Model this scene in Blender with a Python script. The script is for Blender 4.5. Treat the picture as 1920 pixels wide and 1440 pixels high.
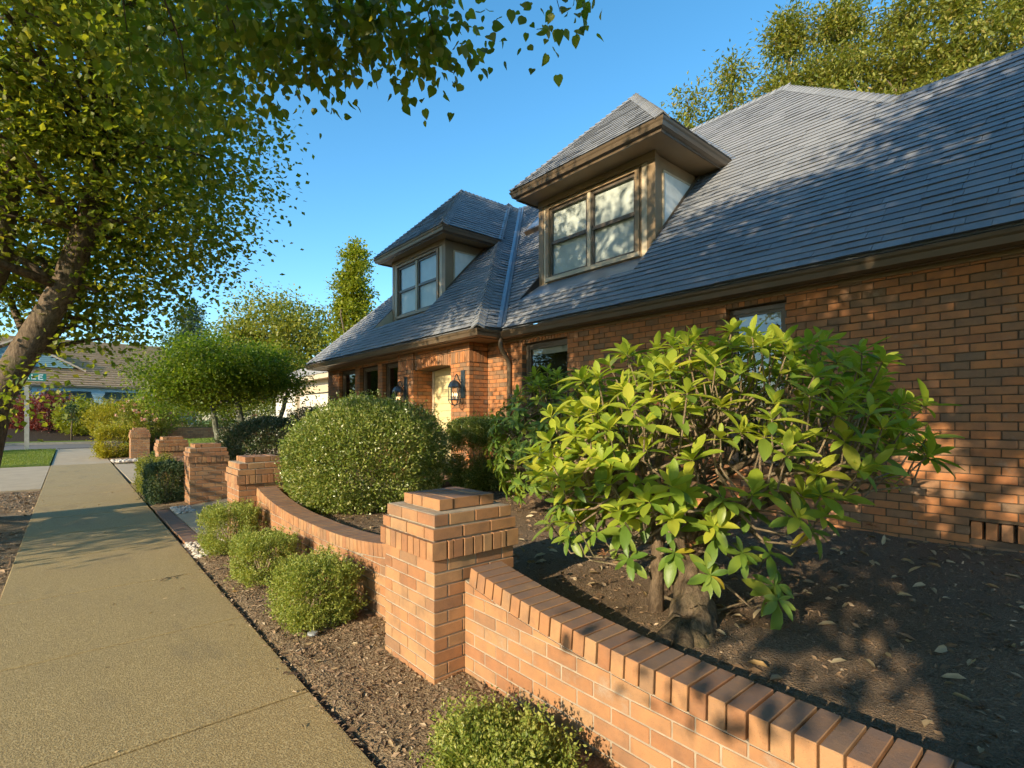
import bpy, math, random
import numpy as np
from mathutils import Vector, Matrix

sc = bpy.context.scene
for o in list(bpy.data.objects):
    bpy.data.objects.remove(o)
random.seed(7)
RNG = np.random.default_rng(11)
R = math.radians

# ------------------------------------------------------------------ camera, world, sun, exposure
CAM_H = 1.58
YAW = R(40.7)
FPX = 966.0
cam_data = bpy.data.cameras.new('camera')
cam_data.sensor_width = 36.0
cam_data.lens = FPX / 1920 * 36.0
cam_data.shift_y = 65.0 / 1920
cam_data.clip_start = 0.05
cam_data.clip_end = 2000
cam = bpy.data.objects.new('camera', cam_data)
sc.collection.objects.link(cam)
cam.location = (0, 0, CAM_H)
cam.rotation_euler = (R(90), 0, -YAW)
sc.camera = cam

SUN_TRAVEL = Vector((1.0, 0.2, -0.36)).normalized()
SUN_EL = math.asin(-SUN_TRAVEL.z)
w = bpy.data.worlds.new('World')
sc.world = w
w.use_nodes = True
wn = w.node_tree
bg = wn.nodes['Background']
sky = wn.nodes.new('ShaderNodeTexSky')
sky.sky_type = 'NISHITA'
sky.sun_disc = False
sky.sun_elevation = SUN_EL
# sun_rotation 0 puts the sun on +Y and turns clockwise seen from above
sky.sun_rotation = math.atan2(-SUN_TRAVEL.x, -SUN_TRAVEL.y) % (2 * math.pi)
sky.air_density = 1.0
sky.dust_density = 0.3
sky.ozone_density = 3.0
hs = wn.nodes.new('ShaderNodeHueSaturation')     # clear-air blue of the photograph, the same all over the sky
hs.inputs['Hue'].default_value = 0.488
hs.inputs['Saturation'].default_value = 1.2
hs.inputs['Value'].default_value = 0.92
wn.links.new(sky.outputs[0], hs.inputs['Color'])
wn.links.new(hs.outputs[0], bg.inputs[0])
bg.inputs[1].default_value = 0.15

sun_d = bpy.data.lights.new('sun', 'SUN')
sun_d.energy = 3.7
sun_d.angle = R(0.55)
sun_d.color = (1.0, 0.84, 0.60)
sun = bpy.data.objects.new('sun', sun_d)
sc.collection.objects.link(sun)
sun.rotation_euler = SUN_TRAVEL.to_track_quat('-Z', 'Y').to_euler()
sun.location = (-20, -7, 20)

sc.view_settings.view_transform = 'Standard'
sc.view_settings.look = 'None'
sc.view_settings.gamma = 1.0
sc.view_settings.use_curve_mapping = False
sc.view_settings.exposure = 1.2
sc.render.engine = 'CYCLES'
cy = sc.cycles
cy.max_bounces = 4
cy.diffuse_bounces = 2
cy.glossy_bounces = 2
cy.transmission_bounces = 2
cy.transparent_max_bounces = 6
cy.caustics_reflective = False
cy.caustics_refractive = False
cy.use_adaptive_sampling = True
cy.adaptive_threshold = 0.03
cy.sample_clamp_indirect = 6
try:
    cy.use_denoising = True
    cy.denoiser = 'OPENIMAGEDENOISE'
except Exception:
    pass

# ------------------------------------------------------------------ measuring helper
CS, CC = math.sin(YAW), math.cos(YAW)
def proj(x, y, z):
    d = CS * x + CC * y
    r = CC * x - CS * y
    if d < 0.05:
        return None
    return 960 + FPX * r / d, 785 - FPX * (z - CAM_H) / d, d
def pt(px, py, d):
    q = (px - 960) / FPX
    return Vector((d * (CS + CC * q), d * (CC - CS * q), CAM_H + (785 - py) / FPX * d))

# ------------------------------------------------------------------ materials
MATS = {}
def newmat(name):
    m = bpy.data.materials.new(name)
    m.use_nodes = True
    MATS[name] = m
    return m, m.node_tree.nodes, m.node_tree.links, m.node_tree.nodes['Principled BSDF']
def tex_coord(n, l, scale=(1, 1, 1), kind='Object'):
    tc = n.new('ShaderNodeTexCoord')
    mp = n.new('ShaderNodeMapping')
    mp.inputs['Scale'].default_value = scale
    l.new(tc.outputs[kind], mp.inputs[0])
    return mp.outputs[0]
def world_pos(n, l, scale=(1, 1, 1)):
    g = n.new('ShaderNodeNewGeometry')
    mp = n.new('ShaderNodeMapping')
    mp.inputs['Scale'].default_value = scale
    l.new(g.outputs['Position'], mp.inputs[0])
    return mp.outputs[0]
def noise(n, l, vec, scale, detail=4, rough=0.55):
    t = n.new('ShaderNodeTexNoise')
    t.inputs['Scale'].default_value = scale
    t.inputs['Detail'].default_value = detail
    t.inputs['Roughness'].default_value = rough
    l.new(vec, t.inputs['Vector'])
    return t.outputs['Fac']
def ramp(n, l, fac, stops, interp='LINEAR'):
    r = n.new('ShaderNodeValToRGB')
    r.color_ramp.interpolation = interp
    e = r.color_ramp.elements
    while len(e) > 1:
        e.remove(e[0])
    e[0].position = stops[0][0]; e[0].color = (*stops[0][1], 1)
    for p, c in stops[1:]:
        k = e.new(p); k.color = (*c, 1)
    l.new(fac, r.inputs[0])
    return r.outputs[0]
def mixc(n, l, fac, a, b, mode='MIX'):
    m = n.new('ShaderNodeMix')
    m.data_type = 'RGBA'; m.blend_type = mode
    for s, v in ((m.inputs[0], fac), (m.inputs[6], a), (m.inputs[7], b)):
        if isinstance(v, (int, float)):
            s.default_value = v
        elif isinstance(v, tuple):
            s.default_value = (*v, 1) if len(v) == 3 else v
        else:
            l.new(v, s)
    return m.outputs[2]
def maths(n, l, op, a, b=0.0):
    m = n.new('ShaderNodeMath'); m.operation = op
    for s, v in ((m.inputs[0], a), (m.inputs[1], b)):
        if isinstance(v, (int, float)):
            s.default_value = v
        else:
            l.new(v, s)
    return m.outputs[0]
def bump(n, l, b, height, strength=0.3, dist=0.01):
    k = n.new('ShaderNodeBump')
    k.inputs['Strength'].default_value = strength
    k.inputs['Distance'].default_value = dist
    l.new(height, k.inputs['Height'])
    l.new(k.outputs[0], b.inputs['Normal'])
def rnd(n, l):
    """a random number for each separate piece, whether it is an object of its own or an island of a joined mesh"""
    g = n.new('ShaderNodeNewGeometry')
    oi = n.new('ShaderNodeObjectInfo')
    return maths(n, l, 'FRACT', maths(n, l, 'ADD', maths(n, l, 'MULTIPLY', g.outputs['Random Per Island'], 7.31), oi.outputs['Random']))

def mat_plain(name, col, rough=0.6, var=0.15, scale=6, bmp=0.1, metallic=0.0, spec=0.5, fine=60):
    m, n, l, b = newmat(name)
    v = world_pos(n, l)
    f = noise(n, l, v, scale, 5)
    f2 = noise(n, l, v, fine, 3)
    lo = tuple(c * (1 - var) for c in col); hi = tuple(min(1, c * (1 + var)) for c in col)
    c = ramp(n, l, f, [(0.3, lo), (0.7, hi)])
    c = mixc(n, l, maths(n, l, 'MULTIPLY', f2, 0.25), c, tuple(x * 0.75 for x in col))
    l.new(c, b.inputs['Base Color'])
    b.inputs['Roughness'].default_value = rough
    b.inputs['Metallic'].default_value = metallic
    b.inputs['Specular IOR Level'].default_value = spec
    if bmp:
        bump(n, l, b, f2, bmp, 0.004)
    return m

def mat_brick(name, stops, rough=0.75, stain=(0.09, 0.06, 0.045), dark_top=0.0):
    m, n, l, b = newmat(name)
    r = rnd(n, l)
    v = world_pos(n, l)
    c = ramp(n, l, r, stops)
    big = noise(n, l, v, 9, 5)
    c = mixc(n, l, maths(n, l, 'MULTIPLY', ramp(n, l, big, [(0.42, (0, 0, 0)), (0.72, (1, 1, 1))]), 0.55), c, stain)
    eff = noise(n, l, v, 4.5, 6, 0.7)
    c = mixc(n, l, ramp(n, l, eff, [(0.6, (0, 0, 0)), (0.74, (0.4, 0.4, 0.4))]), c, (0.48, 0.40, 0.30))
    streak = noise(n, l, world_pos(n, l, (140, 30, 60)), 1.0, 3)
    c = mixc(n, l, maths(n, l, 'MULTIPLY', streak, 0.35), c, (0.40, 0.22, 0.10))
    speck = noise(n, l, v, 260, 2)
    c = mixc(n, l, ramp(n, l, speck, [(0.62, (0, 0, 0)), (0.7, (0.5, 0.5, 0.5))]), c, (0.12, 0.07, 0.04))
    if dark_top:
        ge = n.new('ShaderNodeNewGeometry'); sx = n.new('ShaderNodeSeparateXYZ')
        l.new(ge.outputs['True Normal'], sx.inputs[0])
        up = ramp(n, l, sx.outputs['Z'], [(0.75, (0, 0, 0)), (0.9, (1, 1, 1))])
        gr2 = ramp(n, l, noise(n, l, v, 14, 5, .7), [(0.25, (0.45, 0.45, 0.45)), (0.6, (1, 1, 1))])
        c = mixc(n, l, maths(n, l, 'MULTIPLY', maths(n, l, 'MULTIPLY', up, gr2), dark_top), c, (0.15, 0.105, 0.085))  # upward faces mixed darker, in mottled patches
    l.new(c, b.inputs['Base Color'])
    b.inputs['Roughness'].default_value = rough
    b.inputs['Specular IOR Level'].default_value = 0.35
    h = maths(n, l, 'ADD', maths(n, l, 'MULTIPLY', speck, 0.6), noise(n, l, v, 70, 4))
    bump(n, l, b, h, 0.35, 0.004)
    return m

def mat_leaf(name, stops, trans=0.35, tcol=None, rough=0.45, spec=0.4, vein=False, big=1.2):
    m, n, l, b = newmat(name)
    r = rnd(n, l)
    c = ramp(n, l, r, stops)
    v = world_pos(n, l)
    f = noise(n, l, v, big, 3)
    dk = tuple(x * 0.6 for x in stops[0][1])
    c = mixc(n, l, maths(n, l, 'MULTIPLY', f, 0.45), c, dk)
    l.new(c, b.inputs['Base Color'])
    b.inputs['Roughness'].default_value = rough
    b.inputs['Specular IOR Level'].default_value = spec
    t = n.new('ShaderNodeBsdfTranslucent')
    tc = mixc(n, l, 1.0, c, tcol or (1.0, 0.95, 0.45), 'MULTIPLY')
    tc = mixc(n, l, 1.0, tc, (1.7, 1.7, 1.7), 'MULTIPLY')
    l.new(tc, t.inputs[0])
    mx = n.new('ShaderNodeMixShader')
    mx.inputs[0].default_value = trans
    l.new(b.outputs[0], mx.inputs[1]); l.new(t.outputs[0], mx.inputs[2])
    l.new(mx.outputs[0], n['Material Output'].inputs[0])
    if vein:
        f2 = noise(n, l, tex_coord(n, l, (1, 1, 1)), 60, 2)
        bump(n, l, b, f2, 0.25, 0.004)
    return m

def mat_ground(name, stops, scale=40, bmp=0.8, dist=0.015, rough=0.95, patch=None):
    m, n, l, b = newmat(name)
    v = world_pos(n, l)
    f = noise(n, l, v, scale, 8, 0.7)
    vo = n.new('ShaderNodeTexVoronoi'); vo.inputs['Scale'].default_value = scale * 1.7
    l.new(v, vo.inputs['Vector'])
    k = maths(n, l, 'ADD', maths(n, l, 'MULTIPLY', f, 0.7), maths(n, l, 'MULTIPLY', vo.outputs['Distance'], 0.45))
    c = ramp(n, l, k, stops)
    if patch:
        g = noise(n, l, v, 1.6, 4)
        c = mixc(n, l, maths(n, l, 'MULTIPLY', g, 0.6), c, patch)
    l.new(c, b.inputs['Base Color'])
    b.inputs['Roughness'].default_value = rough
    b.inputs['Specular IOR Level'].default_value = 0.2
    bump(n, l, b, k, bmp, dist)
    return m

def mat_bark(name, c1, c2, scale=14, moss=0.6):
    m, n, l, b = newmat(name)
    v = world_pos(n, l, (1, 1, 0.35))
    f = noise(n, l, v, scale, 7, 0.7)
    g = noise(n, l, world_pos(n, l), 3, 3)
    c = ramp(n, l, f, [(0.3, c1), (0.65, c2)])
    c = mixc(n, l, ramp(n, l, g, [(0.52, (0, 0, 0)), (0.68, (moss, moss, moss))]), c, (0.09, 0.10, 0.035))
    l.new(c, b.inputs['Base Color'])
    b.inputs['Roughness'].default_value = 0.9
    b.inputs['Specular IOR Level'].default_value = 0.2
    bump(n, l, b, f, 0.9, 0.03)
    return m

def mat_glass(name, tint=(0.9, 0.95, 0.95), ior=1.9, wavy=0.0, base=0.75):
    """window glass: reflects by angle, the rest is let straight through"""
    m, n, l, b = newmat(name)
    gl = n.new('ShaderNodeBsdfGlossy'); gl.inputs['Roughness'].default_value = 0.015
    tr = n.new('ShaderNodeBsdfTransparent'); tr.inputs[0].default_value = (*[t * base for t in tint], 1)
    ge = n.new('ShaderNodeNewGeometry')
    dp = n.new('ShaderNodeVectorMath'); dp.operation = 'DOT_PRODUCT'
    l.new(ge.outputs['Normal'], dp.inputs[0]); l.new(ge.outputs['Incoming'], dp.inputs[1])
    r0 = ((ior - 1) / (ior + 1)) ** 2
    k5 = maths(n, l, 'POWER', maths(n, l, 'SUBTRACT', 1.0, maths(n, l, 'ABSOLUTE', dp.outputs['Value'])), 5.0)
    fr = maths(n, l, 'ADD', r0, maths(n, l, 'MULTIPLY', k5, 1 - r0))
    mx = n.new('ShaderNodeMixShader')
    l.new(fr, mx.inputs[0]); l.new(tr.outputs[0], mx.inputs[1]); l.new(gl.outputs[0], mx.inputs[2])
    f = noise(n, l, world_pos(n, l), 3.0, 2)
    bp = n.new('ShaderNodeBump'); bp.inputs['Strength'].default_value = 0.02 + wavy; bp.inputs['Distance'].default_value = 0.02
    l.new(f, bp.inputs['Height']); l.new(bp.outputs[0], gl.inputs['Normal'])
    l.new(mx.outputs[0], n['Material Output'].inputs[0])
    return m

def mat_emit(name, col, s):
    m, n, l, b = newmat(name)
    b.inputs['Emission Color'].default_value = (*col, 1)
    b.inputs['Emission Strength'].default_value = s
    b.inputs['Base Color'].default_value = (*col, 1)
    return m

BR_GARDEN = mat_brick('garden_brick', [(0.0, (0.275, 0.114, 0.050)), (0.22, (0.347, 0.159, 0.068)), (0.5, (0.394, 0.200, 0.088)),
                                       (0.7, (0.366, 0.214, 0.104)), (0.85, (0.314, 0.137, 0.063)), (1.0, (0.223, 0.132, 0.074))], dark_top=0.85)
BR_HOUSE = mat_brick('house_brick', [(0.0, (0.392, 0.135, 0.043)), (0.3, (0.465, 0.175, 0.055)), (0.5, (0.408, 0.160, 0.058)),
                                     (0.68, (0.327, 0.146, 0.063)), (0.84, (0.245, 0.124, 0.060)), (1.0, (0.180, 0.116, 0.070))])
MORTAR = mat_plain('mortar', (0.34, 0.27, 0.19), 0.95, 0.2, 20, 0.5, fine=200)
MORTAR_D = mat_plain('dark_mortar', (0.115, 0.075, 0.045), 0.95, 0.2, 20, 0.5, fine=200)
# roof shingles
m, n, l, b = newmat('shingle')
v = world_pos(n, l)
c = ramp(n, l, rnd(n, l), [(0, (0.13, 0.138, 0.148)), (0.5, (0.175, 0.181, 0.188)), (1, (0.23, 0.235, 0.24))])
gr = noise(n, l, v, 320, 2)
c = mixc(n, l, ramp(n, l, gr, [(0.4, (0, 0, 0)), (0.62, (0.75, 0.75, 0.75))]), c, (0.285, 0.29, 0.295))
c = mixc(n, l, maths(n, l, 'MULTIPLY', noise(n, l, v, 1.3, 3), 0.4), c, (0.185, 0.2, 0.22))
l.new(c, b.inputs['Base Color']); b.inputs['Roughness'].default_value = 0.85
b.inputs['Specular IOR Level'].default_value = 0.3
bump(n, l, b, gr, 0.5, 0.004)
SHINGLE = m
GUTTER = mat_plain('gutter_paint', (0.115, 0.082, 0.05), 0.35, 0.12, 3, 0.04)
TRIM = mat_plain('trim_paint', (0.27, 0.185, 0.10), 0.5, 0.12, 3, 0.08)
TRIM_L = mat_plain('pale_trim_paint', (0.52, 0.43, 0.29), 0.5, 0.1, 3, 0.06)
SOFFIT = mat_plain('soffit_paint', (0.30, 0.205, 0.11), 0.6, 0.12, 3, 0.08)
FRAME = mat_plain('bronze_frame', (0.12, 0.095, 0.07), 0.4, 0.1, 3, 0.03)
PANEL = mat_plain('cheek_panel_paint', (0.74, 0.76, 0.71), 0.7, 0.12, 5, 0.15)
FLASH = mat_plain('flashing_metal', (0.32, 0.35, 0.38), 0.35, 0.12, 8, 0.05, metallic=0.65)
DARK = mat_plain('dark_interior', (0.018, 0.016, 0.014), 0.8, 0.2, 4, 0.0)
BLIND = mat_plain('blind_cloth', (0.70, 0.69, 0.62), 0.8, 0.06, 5, 0.0)
GLASS = mat_glass('window_glass', ior=2.1)
GLASS_U = mat_glass('dormer_glass', ior=1.7, base=0.95)
GLASS_W = mat_glass('wavy_glass', ior=2.2, wavy=0.25, base=0.95)
SIDING_Y = mat_plain('yellow_siding', (0.60, 0.49, 0.25), 0.55, 0.06, 3, 0.05)
IRON = mat_plain('lantern_iron', (0.045, 0.055, 0.06), 0.3, 0.2, 20, 0.05, metallic=0.5)
SEEDY = mat_glass('seeded_glass', ior=1.6, wavy=0.5, base=0.9)
BULB = mat_emit('bulb', (1.0, 0.62, 0.28), 1.6)
# exposed aggregate concrete
m, n, l, b = newmat('aggregate_concrete')
v = world_pos(n, l)
f1 = noise(n, l, v, 150, 3, 0.6)
vo = n.new('ShaderNodeTexVoronoi'); vo.inputs['Scale'].default_value = 115; l.new(v, vo.inputs['Vector'])
k = maths(n, l, 'ADD', maths(n, l, 'MULTIPLY', f1, 0.75), maths(n, l, 'MULTIPLY', vo.outputs['Distance'], 0.5))
c = ramp(n, l, k, [(0.32, (0.075, 0.054, 0.026)), (0.5, (0.235, 0.162, 0.058)), (0.66, (0.345, 0.247, 0.096)), (0.8, (0.48, 0.36, 0.165))])
c = mixc(n, l, maths(n, l, 'MULTIPLY', noise(n, l, v, 1.1, 5), 0.5), c, (0.20, 0.15, 0.075))
c = mixc(n, l, ramp(n, l, noise(n, l, v, 5, 4), [(0.62, (0, 0, 0)), (0.8, (0.35, 0.35, 0.35))]), c, (0.10, 0.08, 0.05))
l.new(c, b.inputs['Base Color']); b.inputs['Roughness'].default_value = 0.85
c = mixc(n, l, ramp(n, l, noise(n, l, world_pos(n, l, (1, .35, 1)), 2.2, 6, .65), [(0.55, (0, 0, 0)), (0.72, (0.5, 0.5, 0.5))]), c, (0.14, 0.105, 0.06))
l.new(c, b.inputs['Base Color'])
bump(n, l, b, k, 0.6, 0.005)
AGG = m
JOINT = mat_plain('joint_dirt', (0.045, 0.033, 0.02), 0.95, 0.3, 8, 0.3)
CONC = mat_plain('driveway_concrete', (0.37, 0.29, 0.185), 0.9, 0.12, 2.5, 0.3, fine=150)
ASPHALT = mat_plain('asphalt', (0.13, 0.12, 0.105), 0.9, 0.15, 2, 0.3, fine=120)
KERB = mat_plain('kerb_concrete', (0.33, 0.29, 0.22), 0.9, 0.15, 3, 0.3)
SOIL = mat_ground('garden_soil_mat', [(0.25, (0.07, 0.046, 0.028)), (0.5, (0.19, 0.13, 0.08)), (0.75, (0.29, 0.205, 0.13)), (0.95, (0.42, 0.31, 0.2))], 55, 1.0, 0.03, patch=(0.16, 0.11, 0.068))
BARK_M = mat_ground('bark_mulch', [(0.25, (0.08, 0.055, 0.032)), (0.5, (0.22, 0.155, 0.09)), (0.75, (0.34, 0.25, 0.15)), (0.95, (0.50, 0.39, 0.25))], 45, 1.0, 0.03, patch=(0.18, 0.13, 0.075))
DARKBED = mat_ground('dark_bed', [(0.25, (0.012, 0.009, 0.006)), (0.6, (0.04, 0.03, 0.02)), (0.95, (0.09, 0.065, 0.045))], 20, 0.8, 0.03)  # dark mulch, with the far bank's shade put into its colour
GRASS = mat_ground('grass_ground', [(0.25, (0.05, 0.085, 0.012)), (0.5, (0.115, 0.17, 0.025)), (0.8, (0.20, 0.245, 0.05))], 30, 0.8, 0.03, patch=(0.12, 0.16, 0.03))
BLADE = mat_leaf('grass_blade', [(0, (0.085, 0.14, 0.018)), (0.6, (0.17, 0.235, 0.03)), (1, (0.30, 0.30, 0.07))], 0.4)
CHIP = mat_brick('chip', [(0, (0.075, 0.05, 0.03)), (0.5, (0.20, 0.14, 0.085)), (0.88, (0.33, 0.24, 0.15)), (1, (0.50, 0.41, 0.28))], 0.95)
CHIP_D = mat_brick('dark_chip', [(0, (0.05, 0.034, 0.021)), (0.6, (0.155, 0.108, 0.067)), (0.9, (0.27, 0.19, 0.12)), (1, (0.5, 0.39, 0.26))], 0.95, stain=(0.05, 0.035, 0.022))
PEBBLE = mat_brick('pebble', [(0, (0.30, 0.28, 0.24)), (0.5, (0.52, 0.50, 0.44)), (1, (0.68, 0.65, 0.58))], 0.8, stain=(0.3, 0.27, 0.22))
DRYLEAF = mat_leaf('dry_leaf', [(0, (0.26, 0.17, 0.085)), (0.4, (0.42, 0.31, 0.17)), (0.8, (0.55, 0.45, 0.28)), (1, (0.40, 0.22, 0.06))], 0.15)
BARK = mat_bark('linden_bark', (0.04, 0.028, 0.019), (0.20, 0.145, 0.095), 22, .3)
BARK_R = mat_bark('rhododendron_bark', (0.04, 0.026, 0.016), (0.20, 0.14, 0.085), 34, .25)
BARK_MAPLE = mat_bark('maple_bark', (0.06, 0.065, 0.045), (0.19, 0.19, 0.135), 20)
TWIG = mat_bark('twig_bark', (0.13, 0.09, 0.05), (0.34, 0.26, 0.165), 40)
LINDEN = mat_leaf('linden_leaf', [(0, (0.12, 0.175, 0.018)), (0.5, (0.205, 0.245, 0.025)), (0.85, (0.29, 0.29, 0.032)), (1, (0.40, 0.36, 0.055))], 0.55)
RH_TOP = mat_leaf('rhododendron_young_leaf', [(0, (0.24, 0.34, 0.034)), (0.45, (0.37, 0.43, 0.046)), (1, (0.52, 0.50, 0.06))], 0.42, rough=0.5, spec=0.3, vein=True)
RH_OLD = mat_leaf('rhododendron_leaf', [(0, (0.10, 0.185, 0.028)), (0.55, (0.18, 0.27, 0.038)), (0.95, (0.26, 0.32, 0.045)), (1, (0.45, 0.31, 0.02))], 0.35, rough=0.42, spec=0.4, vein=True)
BOX = mat_leaf('boxwood_leaf', [(0, (0.16, 0.215, 0.034)), (0.5, (0.28, 0.325, 0.058)), (1, (0.44, 0.42, 0.11))], 0.35)
BALL = mat_leaf('laurustinus_leaf', [(0, (0.12, 0.18, 0.026)), (0.5, (0.22, 0.27, 0.048)), (0.8, (0.34, 0.35, 0.08)), (1, (0.50, 0.48, 0.2))], 0.3, rough=0.3, spec=0.6)
DKSHRUB = mat_leaf('dark_shrub_leaf', [(0, (0.035, 0.06, 0.022)), (0.6, (0.075, 0.10, 0.038)), (1, (0.19, 0.15, 0.085))], 0.2, rough=0.35)
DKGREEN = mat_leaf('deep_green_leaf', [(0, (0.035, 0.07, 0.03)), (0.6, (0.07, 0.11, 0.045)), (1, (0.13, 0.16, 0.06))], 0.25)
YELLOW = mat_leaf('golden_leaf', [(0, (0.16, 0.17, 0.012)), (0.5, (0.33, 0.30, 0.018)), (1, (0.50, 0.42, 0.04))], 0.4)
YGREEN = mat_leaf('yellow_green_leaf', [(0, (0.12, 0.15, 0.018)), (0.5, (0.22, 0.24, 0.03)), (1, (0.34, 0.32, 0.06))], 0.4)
MAPLE = mat_leaf('japanese_maple_leaf', [(0, (0.085, 0.155, 0.015)), (0.5, (0.15, 0.22, 0.02)), (1, (0.26, 0.30, 0.03))], 0.55)
REDM = mat_leaf('red_maple_leaf', [(0, (0.09, 0.02, 0.016)), (0.5, (0.18, 0.045, 0.03)), (1, (0.36, 0.13, 0.085))], 0.35, tcol=(1, 0.5, 0.4))
FARG = mat_leaf('far_tree_leaf', [(0, (0.14, 0.165, 0.02)), (0.5, (0.24, 0.255, 0.032)), (1, (0.36, 0.335, 0.055))], 0.4)
FARC = mat_leaf('far_column_leaf', [(0, (0.13, 0.17, 0.012)), (0.5, (0.25, 0.29, 0.02)), (1, (0.38, 0.38, 0.04))], 0.4)
CONIF = mat_leaf('cedar_leaf', [(0, (0.12, 0.15, 0.022)), (0.5, (0.22, 0.235, 0.035)), (0.85, (0.33, 0.32, 0.06)), (1, (0.38, 0.27, 0.09))], 0.35)
BLUEC = mat_leaf('blue_conifer_leaf', [(0, (0.05, 0.09, 0.075)), (1, (0.12, 0.19, 0.15))], 0.25)
ROSEL = mat_leaf('rose_petal', [(0, (0.65, 0.28, 0.22)), (0.6, (0.75, 0.45, 0.36)), (1, (0.8, 0.62, 0.5))], 0.3, tcol=(1, .7, .6))
BLUE_S = mat_plain('blue_siding', (0.17, 0.31, 0.37), 0.6, 0.08, 2, 0.05)
BLUE_T = mat_plain('blue_trim', (0.30, 0.44, 0.50), 0.6, 0.06, 2, 0.05)
TILE_R = mat_plain('tile_roof', (0.52, 0.41, 0.30), 0.85, 0.15, 3, 0.2)
WHITE = mat_plain('white_paint', (0.66, 0.62, 0.54), 0.6, 0.06, 2, 0.05)
GDOOR = mat_plain('garage_door_paint', (0.62, 0.56, 0.46), 0.6, 0.05, 2, 0.04)
POSTW = mat_plain('weathered_post', (0.40, 0.36, 0.28), 0.85, 0.2, 6, 0.3)
SIGN_G = mat_plain('sign_green', (0.02, 0.22, 0.17), 0.4, 0.05, 2, 0.0)
SIGN_W = mat_plain('sign_white', (0.75, 0.78, 0.75), 0.5, 0.03, 2, 0.0)
GARAGE_R = mat_plain('garage_shingle', (0.40, 0.385, 0.35), 0.85, 0.1, 4, 0.2)
CAPM = mat_plain('grey_plastic', (0.30, 0.31, 0.30), 0.6, 0.1, 10, 0.1)

# ------------------------------------------------------------------ object helpers
COL = sc.collection
WLOC = {}
def link(o, parent=None):
    COL.objects.link(o)
    if parent is not None:
        o.parent = parent
        o.matrix_parent_inverse = Matrix.Translation(-WLOC.get(parent.name, Vector((0, 0, 0))))
    WLOC[o.name] = Vector(o.location)
    return o
def tag(o, label=None, cat=None, group=None, kind=None):
    if label: o['label'] = label
    if cat: o['category'] = cat
    if group: o['group'] = group
    if kind: o['kind'] = kind
    return o
def thing(name, loc, label, cat, group=None):
    o = bpy.data.objects.new(name, None)
    o.empty_display_size = 0.2
    o.location = loc
    link(o)
    return tag(o, label, cat, group)
def from_arrays(name, V, loop_idx, loop_tot, mat, smooth=False):
    me = bpy.data.meshes.new(name)
    V = np.asarray(V, dtype=np.float32)
    loop_idx = np.asarray(loop_idx, dtype=np.int32)
    loop_tot = np.asarray(loop_tot, dtype=np.int32)
    me.vertices.add(len(V)); me.vertices.foreach_set('co', V.ravel())
    me.loops.add(len(loop_idx)); me.loops.foreach_set('vertex_index', loop_idx)
    me.polygons.add(len(loop_tot))
    st = np.zeros(len(loop_tot), dtype=np.int32); st[1:] = np.cumsum(loop_tot)[:-1]
    me.polygons.foreach_set('loop_start', st)
    me.polygons.foreach_set('loop_total', loop_tot)
    me.polygons.foreach_set('use_smooth', np.full(len(loop_tot), bool(smooth), dtype=bool))
    me.update(calc_edges=True)
    me.validate()
    if mat is not None:
        me.materials.append(mat)
    return me

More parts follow.
